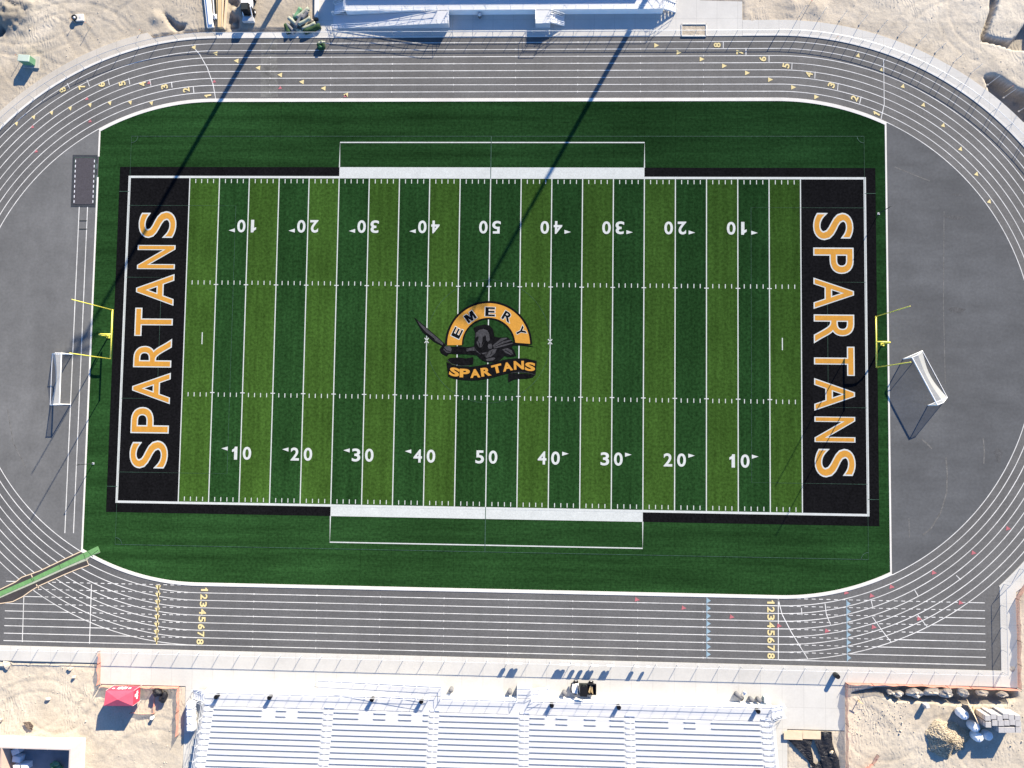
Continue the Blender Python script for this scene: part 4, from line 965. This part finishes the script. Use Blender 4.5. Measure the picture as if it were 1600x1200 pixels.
# ------------------------------------------------------------ unfinished building, lower left
def building():
    z = 2.7; xe, yn = at2(129.5, 1156.5); t = thing('block_building', (xe-6, yn-4, 0), 'roofless block building with pinkish walls at the lower left corner', 'building'); L_ = 13.5; Dp = 9
    MB().box(xe-L_, yn-Dp, 0.0, xe, yn, .06).build('floor', 'slab', t)
    MB().box(xe-L_, yn-.22, .061, xe, yn-.0, z).build('wall', 'wall', t)
    MB().box(xe-.22, yn-Dp, .061, xe, yn-.222, z-.004).build('wall', 'wall', t)
    MB().box(xe-L_, yn-Dp, .061, xe-L_+.22, yn-.222, z-.004).build('wall', 'wall', t)
    MB().box(xe-L_+.222, yn-Dp, .061, xe-.222, yn-Dp+.22, z-.004).build('wall', 'wall', t)
    MB().box(xe-10.3, yn-Dp+.222, .061, xe-10.05, yn-.222, z-.006).build('partition_wall', 'pinkwall', t)
    fm = MB().box(xe-L_-.3, yn, -.1, xe+.35, yn+.30, .08).box(xe+.002, yn-Dp, -.1, xe+.35, yn-.002, .08).build('footing', 'kerb', t)
    gp = [(xe-9.3, yn-1.4, .3), (xe-9.1, yn-2.5, -.2), (xe-8.9, yn-3.6, .1), (xe-7.9, yn-3.5, .05)]
    for i, (x, y, a) in enumerate(gp):
        l = ['white panel bundle nearest the corner of the roofless building', 'large white panel bundle leaning by the partition wall', 'third white bundle beside the partition wall', 'white bundle farthest from the partition wall'][i]
        u = thing('panel_bundle', (x, y, .06), l, 'panel bundle', 'white bundles inside the roofless building')
        for k in range(3): MB().obox((x+.03*k, y), 1.15, .8, .07+k*.38, .42+k*.38, a+.05*k).build('board_pack', mat('white board', (.72,.76,.80), var=.05), u)
    x, y = xe-3.1, yn-3.3; u = thing('turf_scraps', (x, y, .06), 'heap of green turf scraps on the floor of the roofless building', 'turf scraps')
    for k in range(7): MB().blob((x+random.uniform(-.8,.8), y+random.uniform(-.7,.5), .4+k*.08), .5, .3, .25, k, .3, ang=k).build('scrap', 'gturf' if k % 2 else 'greenbox', u, True)
building()

# ------------------------------------------------------------ lower right yard
c0 = None
zk = .765
def block_cube(x, y, z, ang, label):
    global c0
    if c0 is None:
        c0 = thing('block_cube', (x, y, z), label, 'block stack', 'cubes of grey blocks'); s_ = .72
        m = MB()
        for k in range(3): m.box(x-s_/2, y-s_/2, z+.06+k*.225, x+s_/2, y+s_/2, z+.06+k*.225+.215)
        m.build('blocks', 'block', c0); MB().box(x-.34, y-.3, z+.0, x+.34, y-.2, z+.055).box(x-.34, y+.2, z+.0, x+.34, y+.3, z+.055).build('runner', 'wood', c0); c = c0
    else: c = copy_thing(c0, (x, y, z), label)
    return c
rows = [(1, [(855,430),(975,400),(1105,430),(1225,390),(1345,410),(1475,430)]), (2, [(865,570),(1000,535),(1130,540),(1250,530),(1370,520),(1490,550)]), (3, [(1135,680),(1250,680),(1360,680),(1490,680)])]
ordn = ['first', 'second', 'third', 'fourth', 'fifth', 'sixth']
lvl = ['bottom', 'middle', 'top']
for rN, lst in rows:
    for ci, (u_, v_) in enumerate(lst):
        ctr = at(1480+u_/13.33, 1090+v_/13.33, 2.3)
        nl = 3 if rN < 3 or ci > 0 else 3
        for lv in range(nl):
            block_cube(ctr.x, ctr.y, .0+lv*zk, 0, f'grey block cube, {lvl[lv]} of its stack, stack {ordn[ci]} from left in {["upper","middle","lower"][rN-1]} row')
bags = [((1509,1119), 1.75, 'tall white sack half hidden by the blue shadow of the leaning board'), ((1526,1138), 1.6, 'tall white sack in the middle of the three beside the block cubes'), ((1531,1154), 1.55, 'white sack at the lower left, nearest the gravel heap'), ((1546,1151), 1.2, 'white sack at the right of the group with a trailing corner')]
for i, ((px, py), h, l) in enumerate(bags):
    c = at(px, py, h); t = thing('white_sack', (c.x, c.y, 0), l, 'sack', 'white sacks beside the block cubes')
    MB().lathe((c.x, c.y), [(.52,0),(.62,.2),(.63,h*.5),(.62,h*.82),(.54,h*.93),(.34,h*.985),(.08,h)], 24, .05).build('sack_body', 'bag', t, True)
    MB().tube([(c.x,c.y,h-.02),(c.x+.12,c.y-.1,h+.12)], .06, 6).build('tied_neck', 'bag', t)
q = [at(1516,1106.5,2.2), at(1528.5,1131,2.2)]; d_ = (q[1]-q[0]); t = thing('leaning_board', (q[0]+q[1])/2-Vector((0,0,2.2)), 'pale upright board between the white sacks and the block cubes', 'board')
nn_ = Vector((-d_.y, d_.x, 0)).normalized()
if nn_.x < 0: nn_ = -nn_
bd = MB(); lo = [q[0]-Vector((0,0,2.2))+nn_*.9, q[1]-Vector((0,0,2.2))+nn_*.9]; bd.add([lo[0], lo[1], q[1], q[0]]+[p+nn_*.05 for p in (lo[0], lo[1], q[1], q[0])], [(0,1,2,3),(7,6,5,4),(0,4,5,1),(1,5,6,2),(2,6,7,3),(3,7,4,0)])
bd.build('sheet', 'ply', t); MB().tube([(q[0]+q[1])/2-Vector((0,0,.3))+nn_*.06, (q[0]+q[1])/2-Vector((0,0,2.2))+nn_*1.5], .04, 5).build('brace', 'wood', t)
# gravel heap
gx, gy = at2(1478, 1153); hp = MB(); n_ = 40; hv = []
for i in range(n_+1):
    for j in range(n_*2):
        a = 2*math.pi*j/(n_*2); r_ = i/n_; kk = 1+.10*math.sin(3*a+1)+.06*math.sin(7*a)+.03*math.sin(13*a+2); z = 1.75*(1-r_)**1.05*(1-.06*math.sin(5*a+r_*6))+.05*random.uniform(-1, 1)*(r_ < 1)
        z = 1.75*max(0, (1-r_))-.25*math.exp(-(r_*5)**2)+.10*random.uniform(-1, 1)*(r_ < .99)
        hv.append((gx+3.0*kk*r_*math.cos(a), gy+2.55*kk*r_*math.sin(a), max(z, 0)+(-.25 if i == n_ else 0)))
hp.add(hv, [(i*n_*2+j, (i+1)*n_*2+j, (i+1)*n_*2+(j+1) % (n_*2), i*n_*2+(j+1) % (n_*2)) for i in range(n_) for j in range(n_*2)])
tag(hp.build('gravel_heap', 'gravel'), 'heap of tan gravel on the dirt left of the white sacks', 'gravel heap')
for i, (px, py, r_) in enumerate([(1404,1084,.75),(1430,1083,1.15),(1455,1081,1.0),(1478,1083,1.1),(1505,1082,.95),(1392,1082,.5),(1535,1083,.8),(1567,1085,.7)]):
    x, y = at2(px, py); tag(MB().blob((x, y, -.15), r_, r_*.55, .62, i+20, .28, 18, 12).build('boulder', 'rock', None, False),
        ['tan boulder in the trench, third from its left end', 'broad tan boulder in the trench, fourth from its left end', 'tan boulder in the middle of the trench', 'wide ragged boulder right of the middle of the trench', 'boulder in the trench above the white sacks', 'small boulder at the left end of the trench', 'dark boulder in the trench above the block cubes', 'boulder at the far right end of the trench'][i], 'boulder', 'boulders in the trench')
x, y = at2(1444, 1100); t = thing('grey_block', (x, y, 0), 'single small grey block below the trench casting a square shadow', 'block'); MB().obox((x, y), .62, .5, 0, .95, .25).build('body', 'block', t); MB().obox((x, y), .5, .4, .951, 1.0, .25).build('cap', 'kerb', t)
x, y = at2(1341, 1094); t = thing('ground_stake', (x, y, 0), 'short thick stake on the dirt near the left end of the trench', 'stake'); MB().tube([(x,y,-.1),(x,y,.75)], .07, 6).build('shaft', 'wood', t); MB().tube([(x-.4,y+.12,.74),(x+.35,y-.2,.74)], .06, 5).build('cross_piece', 'wood', t)
# black sheeting, plywood
def draped(poly, z, name, m, label, cat, par=None):
    mb = MB(); pts = P(poly); n = len(pts); cx_ = sum(p[0] for p in pts)/n; cy_ = sum(p[1] for p in pts)/n
    bm = bmesh.new(); vs = [bm.verts.new((p[0], p[1], z)) for p in pts]; f = bm.faces.new(vs); bmesh.ops.triangulate(bm, faces=[f])
    for _ in range(3): bmesh.ops.subdivide_edges(bm, edges=bm.edges[:], cuts=1, use_grid_fill=True); bmesh.ops.triangulate(bm, faces=bm.faces[:])
    r_ = random.Random(4)
    for v in bm.verts: v.co.z = z+.14*abs(math.sin(v.co.x*2.1+v.co.y*.9))+.10*r_.random()
    bm.normal_update(); vv = [v.co.copy() for v in bm.verts]; ff = [tuple(x.index for x in fc.verts) for fc in bm.faces]; bm.free()
    o = MB().add(vv, ff).build(name, m, par); 
    if label: tag(o, label, cat)
    return o
t = thing('black_sheeting', (*at2(1275,1175), 0), 'crumpled black plastic sheeting spread on the dirt in two tails', 'sheeting')
draped([(1230,1154),(1269,1155),(1266,1165),(1269,1180),(1270,1190),(1274,1193),(1282,1187),(1288,1204),(1272,1204),(1262,1188),(1248,1172)], .10, 'left_tail', 'tarp', None, None, t)
draped([(1271,1155),(1282,1150),(1281,1141),(1298,1142),(1300,1160),(1304,1174),(1310,1186),(1311,1206),(1288,1206),(1280,1180)], .16, 'right_tail', 'tarp', None, None, t)
for k, (a, b, l) in enumerate([((1223.5,1141),(1252.5,1154.5), 'left of the two plywood sheets by the walkway edge'), ((1253,1140),(1281,1153.5), 'right of the two plywood sheets, partly on the black sheeting')]):
    (xa, ya), (xb, yb) = at2(*a), at2(*b); t = thing('plywood_sheet', ((xa+xb)/2, (ya+yb)/2, .3), l, 'plywood sheet', 'plywood sheets'); MB().box(xa, yb, .34, xb, ya, .36+.003*k).build('sheet', 'ply', t); MB().box(xa+.1, yb+.1, .2, xb-.1, yb+.2, .339).box(xa+.1, ya-.2, .2, xb-.1, ya-.1, .339).build('batten', 'wood', t)
x, y = at2(1297, 1173); tag(MB().blob((x, y, .45), .28, .2, .15, 9, .3, ang=.5).build('paper_scrap', 'ply'), 'small crumpled pale scrap lying on the black sheeting', 'scrap')

# ------------------------------------------------------------ upper left yard
def transformer():
    x, y = at2(47.5, 98); t = thing('transformer_box', (x, y, 0), 'green metal transformer box on the dirt with a long dark shadow', 'transformer box')
    MB().obox((x, y), 1.75, .95, .12, 1.45, R(-4)).build('cabinet', 'greenbox', t); MB().obox((x, y), 1.85, 1.05, 1.451, 1.52, R(-4), .92).build('lid', mat('pale green enamel', (.42,.50,.44), var=.05), t)
    MB().obox((x+.2, y+.1), 2.5, 1.8, -.15, .119, R(-4)).build('pad', 'curb_dusty', t)
transformer()
x, y = at2(125.5, 28.5); t = thing('concrete_lid', (x, y, 0), 'square pale concrete lid lying on the dirt beside a dark pipe', 'concrete lid'); MB().obox((x, y), 1.25, 1.05, .0, .28, .06).build('slab_body', 'kerb', t); MB().obox((x+.1, y), .25, .25, .281, .31, .06).build('lift_eye', 'galv', t)
x, y = at2(118.5, 29.5); t = thing('pipe_stub', (x, y, 0), 'dark round pipe stub left of the square concrete lid', 'pipe'); MB().lathe((x, y), [(.42,0),(.42,.5),(.34,.5),(.34,.1)], 14).build('pipe_wall', 'darksteel', t); MB().lathe((x, y), [(.33,.3),(.1,.52)], 12).build('cap', 'galv', t)
for i, (px, py, h, l) in enumerate([(117,35,.9,'thin survey stake below the dark pipe stub'), (141,42,1.2,'thin survey stake right of the concrete lid'), (33,92,1.2,'thin survey stake left of the green box'), (221,49,.5,'short stake on the dirt above the track bend'), (1307,60,.5,'short stake above the curving concrete'), (1264,8,1.1,'dark bent stake among churned dirt at the top right'), (1575,140,1.1,'pale stake at the edge of the dug pit')]):
    x, y = at2(px, py); t = thing('survey_stake', (x, y, 0), l, 'stake', 'survey stakes'); MB().tube([(x,y,-.6),(x,y,h)], .035, 5).build('shaft', 'wood', t); MB().obox((x, y), .10, .10, h, h+.08).build('ribbon', 'redtent' if i == 5 else 'safety', t)

# lumber, white pipes, loader, turf rolls at the top edge
def long_piece(name, a, b, wd, z0, z1, m, t):
    (xa, ya), (xb, yb) = at2(*a), at2(*b); d = math.hypot(xb-xa, yb-ya); return MB().obox(((xa+xb)/2, (ya+yb)/2), d, wd, z0, z1, math.atan2(yb-ya, xb-xa)).build(name, m, t)
t = thing('panel_stack', (*at2(328,20), 0), 'stack of long white panels lying on the dirt at the top edge', 'panel stack')
long_piece('panel', (323,-20), (330,44), .95, .05, .35, 'whitepaint', t); long_piece('panel', (325,-20), (331.5,41), .5, .351, .6, 'whitepaint', t)
t = thing('white_conduit', (*at2(336,20), 0), 'thin white conduit lying beside the stack of white panels', 'conduit'); long_piece('tube', (332.5,-20), (336,30), .16, .05, .2, 'alu', t); long_piece('tube', (335.5,-20), (338,32), .16, .05, .22, 'darksteel', t)
x, y = at2(338, 27.5); tag(MB().blob((x, y, .25), .3, .5, .2, 5, .4, ang=.4).build('crumpled_wrap', 'bag'), 'crumpled white plastic wrap beside the white panels', 'plastic wrap')
t = thing('lumber_beam', (*at2(341,20), 0), 'leftmost thin pale lumber beam of the pair', 'lumber', 'lumber beams on the dirt'); long_piece('beam', (340,-20), (342.5,40), .32, .02, .35, 'wood', t)
t = thing('lumber_beam', (*at2(347,20), 0), 'wide tan lumber beam between the thin beam and the dark gap', 'lumber', 'lumber beams on the dirt'); long_piece('beam', (346.5,-20), (346.5,45), .75, .02, .55, 'wood', t); long_piece('strap', (350.5,-20), (349.3,45), .12, .02, .62, 'ply', t)
t = thing('formwork_board', (*at2(354,20), 0), 'thin upright formwork board beside the heap of lumpy dirt', 'lumber'); long_piece('board', (357,-20), (351.5,46), .10, -.1, .55, 'ply', t)
t = thing('kerb_wall', (*at2(495,16), 0), 'low white concrete kerb wall left of the shaded bleachers', 'kerb wall'); long_piece('wall', (495.5,-30), (495,31), .48, -.1, .42, 'kerb', t); MB().obox(at2(495,31.5), .6, .3, -.1, .5).build('end_block', 'darksteel', t)
def loader():
    x, y = at2(391, 14); t = thing('compact_loader', (x, y, 0), 'white compact loader with a dark cab and grey bucket at the top edge', 'loader')
    MB().box(x-.75,y-.2,.5,x+.65,y+2.4,1.7).build('body', 'whitepaint', t); MB().box(x-.6,y-1.3,.5,x+.5,y-.201,2.0).build('cab', 'black', t); MB().box(x-.55,y-1.25,2.001,x+.45,y-.3,2.06).build('cab_roof', 'darksteel', t)
    MB().prism([(x-.9,y-2.3),(x+.9,y-2.3),(x+.75,y-1.6),(x-.75,y-1.6)], .1, .75).build('bucket', 'galv', t)
    for b in (-.72, .62): MB().tube([(x+b,y+1.6,1.65),(x+b,y-.6,1.5),(x+b,y-1.7,.5)], .09, 6).build('lift_arm', 'whitepaint', t)
    for a in (-.75, 1.3):
        for b in (-.9, .8): m = MB().tube([(x+b-.15,y+a,.42),(x+b+.15,y+a,.42)], .42, 14).build('wheel', 'black', t); MB().tube([(x+b-.17,y+a,.42),(x+b+.17,y+a,.42)], .18, 10).build('rim', 'whitepaint', m)
loader()
rolls = [((466,23),.32,1.9,62,.30,'greenbox','green turf roll at the upper left of the heap'), ((475,24),.30,2.4,40,.55,'turfback','pale turf roll lying across the top of the heap'), ((469,36),.27,2.3,62,.62,'grey','grey turf roll in the middle of the heap, standing steeply'),
 ((478,37),.27,2.1,30,.65,'turfback','pale turf roll right of the grey one on the heap'), ((484,43),.28,2.2,25,.35,'turfback','long pale turf roll at the lower right of the heap'), ((489,47),.42,2.6,22,.30,'gdk','thick dark green turf roll at the lower right corner of the heap'),
 ((459,36),.30,1.6,-40,.45,'turfback','short pale turf roll with a light end at the left of the heap'), ((455,46),.28,1.8,-45,.30,'grey','grey turf roll at the lower left of the heap'), ((450,47),.35,1.4,-70,.28,'gdk','dark turf roll at the far lower left of the heap'),
 ((468,49),.22,1.6,-20,.22,'turfback','thin pale turf roll at the bottom of the heap'), ((479,28),.25,1.5,55,.75,'grey','short grey turf roll on the upper right of the heap'), ((460,30),.24,1.2,80,.30,'turfback','stubby pale turf roll at the upper left of the heap'), ((487,34),.22,.8,10,.25,'ply','tan cardboard coloured roll right of the heap')]
M['gdk'] = mat('dark green turf roll', (.030,.065,.028), var=.25, scale=2, fine=.3)
for (px, py), r_, L_, an, zc, m, l in rolls:
    x, y = at2(px, py); u = Vector((math.cos(R(an)), math.sin(R(an)), 0))*L_/2; c = Vector((x, y, zc))
    t = thing('turf_roll', (x, y, 0), l, 'turf roll', 'turf rolls heaped beside the track'); mb = MB(); pts = []
    pr = [c-u+u*2*k/6+Vector((0,0,.04*math.sin(k*1.3))) for k in range(7)]
    mb.tube(pr, r_, 12); mb.build('roll', m, t, True)
    e = MB(); e.tube([c+u*1.005, c+u*1.02], r_*.55, 10); e.build('rolled_end', 'darksteel', t)
x, y = at2(503, 73); t = thing('turf_bundle', (x, y, 0), 'round bundle of green turf scraps sitting alone on the outer lane', 'turf bundle')
MB().blob((x, y, .30), .70, .66, .42, 31, .3, 16, 10).build('bundle', 'gdk', t, True); MB().blob((x+.05, y+.30, .52), .55, .32, .22, 32, .35, ang=.2).build('pale_fold', 'turfback', t, True); MB().blob((x-.1, y-.25, .48), .35, .2, .22, 33, .35).build('green_fold', 'gturf', t, True)
# small finial globe on the north plaza
x, y = at2(750, 27); t = thing('plaza_bin', (x, y, .04), 'small round blue-shaded bin on the walkway below the bleachers', 'trash bin'); MB().lathe((x, y), [(.25,.04),(.3,.7),(.31,.78)], 12).build('drum', 'grey', t, True); MB().lathe((x, y), [(.33,.781),(.3,.9),(.1,1.05)], 12).build('lid', 'galv', t, True)

# ------------------------------------------------------------ crossing mat and jump pit
t = thing('crossing_mat', (*at2(75,905), 0), 'green turf runner on dark matting laid across the curved lanes at the lower left', 'track crossing mat')
up_ = [(-30,936),(0,921),(25,909),(34,902),(48,897),(62,892),(100,874),(128,861),(134,864)]; lo_ = [(-30,948),(0,943),(20,940),(36,932),(50,922),(62,915),(80,907),(100,898),(122,889),(139,883),(136,875)]
MB().prism(P(up_+lo_[::-1]), .022, .045).build('base_mat', 'rubber', t)
e = MB(); e.strip(P(up_[:8]), .13, .052); e.strip(P(lo_[:10]+[(136,875)]), .13, .052); e.strip(P([(49,897),(51,902)]), .15, .052); e.strip(P([(57,913),(61,919)]), .15, .052); e.strip(P([(128,861),(133,865)]), .2, .053)
e.build('taped_edge', 'ply', t)
MB().prism(P([(-30,947),(0,934.5),(50,913),(107,887),(136,875.5),(144,868),(157,863),(156,861),(140,869),(100,884),(0,929)]), .05, .058).build('folded_edge', 'turfback', t)
r_ = MB().prism(P([(-30,936.5),(0,924),(50,903),(100,879),(153.5,853),(157,862),(104,885),(50,909.5),(0,932),(-30,945)]), .062, .085).build('runner', 'gturf', t)
for a, b in (((49,903.5),(52,909)), ((51.5,902),(54,908)), ((93,882.5),(95.5,888)), ((130.5,863.5),(134,874)), ((137,861),(146,870)), ((145,866),(154,859))): MB().strip(P([a, b]), .07, .088).build('seam', 'gdk', r_)
t = thing('jump_pit_cover', (*at2(132,283), 0), 'dark woven cover over the long jump pit beside the turf', 'pit cover')
MB().prism(P([(114,242),(153.5,242.5),(150.5,323.5),(111,323)]), .02, .045).build('border', 'pitedge', t)
MB().prism(P([(117.5,246.3),(149.8,246.3),(147,319.3),(114.5,319.3)]), .046, .07).build('cover_sheet', 'pitmat', t)
m = MB(); m.strip(P([(117.3,246.3),(149.9,246.3)]), .05, .075); m.strip(P([(149.9,246.3),(147,319.3)]), .05, .075); m.strip(P([(117.3,246.3),(116.4,270)]), .05, .075); m.build('white_piping', 'faint', t)
for k in range(9):
    f = k/8; m_ = 'galv'
    for a, b in ((118.6-2.4*f, 252+63*f), (148.0-2.4*f, 252+63*f)):
        x, y = at2(a, b); MB().obox((x, y), .12, .40, .071, .085).build('strap', 'alu', t)
for yy, ln_ in ((260,8),(278,8),(296,12),(307,6)): MB().strip(P([(151.6,yy-ln_/2),(151.0,yy+ln_/2)]), .30, .049).build('edge_patch', mat('worn teal edge', (.075,.10,.105), var=.2), t)
# loose stones over the bare ground
stn = MB(); rs = random.Random(5)
for _ in range(600):
    px, py = rs.choice([(rs.uniform(0, 420), rs.uniform(-10, 120)), (rs.uniform(1180, 1600), rs.uniform(-10, 190)), (rs.uniform(0, 290), rs.uniform(1040, 1210)), (rs.uniform(1325, 1600), rs.uniform(1095, 1210)), (rs.uniform(1325, 1420), rs.uniform(1095, 1150))])
    x, y = at2(px, py); ox = max(abs(x)-CX, 0)
    if math.hypot(ox, y) < 49.2 and y > -46 or (y < 0 and -56 < x and y > -51.6 and x < 52) or (-29 < x < 38 and y > 40) or (x < -60 and y < -59.6) or y > -48.9 and y < 0: continue
    j = int(np.argmin(np.abs(xs-x))); i = int(np.argmin(np.abs(ys-y))); z = float(H[i, j]); q_ = rs.uniform(.04, .12)*(1.6 if rs.random() < .05 else 1)
    a = rs.uniform(0, 3); stn.obox((x, y), q_*1.5, q_, z-.05, z+q_*.8, a, .6)
tag(stn.build('loose_stones', 'rock'), 'small loose stones scattered over the bare dirt', 'stones', None, 'stuff')
# scrap on the dirt, lower left
for i, (px, py, rx, l) in enumerate([(9,1039,.9,'flat pale rock at the left edge below the walkway'), (110,1044.5,.45,'small square pale rock below the walkway'), (75,1092,.42,'small isolated rock on the smooth dirt'), (116,1058,.35,'dark edged rock right of the middle of the lower left dirt'), (2,1125,.35,'small dark rock at the left edge above the roofless building')]):
    x, y = at2(px, py); tag(MB().blob((x, y, .05), rx, rx*.6, .3, 50+i, .3, 10, 7, ang=.2*i).build('loose_rock', 'rock'), l, 'rock', 'loose rocks on the dirt')
t = thing('brown_sheet', (*at2(46,1132), 0), 'crumpled brown sheet on the dirt above the roofless building', 'sheet'); 
draped([(38,1127),(49,1127),(55,1133),(51,1140),(44,1138)], .12, 'sheet_body', 'rust', None, None, t)
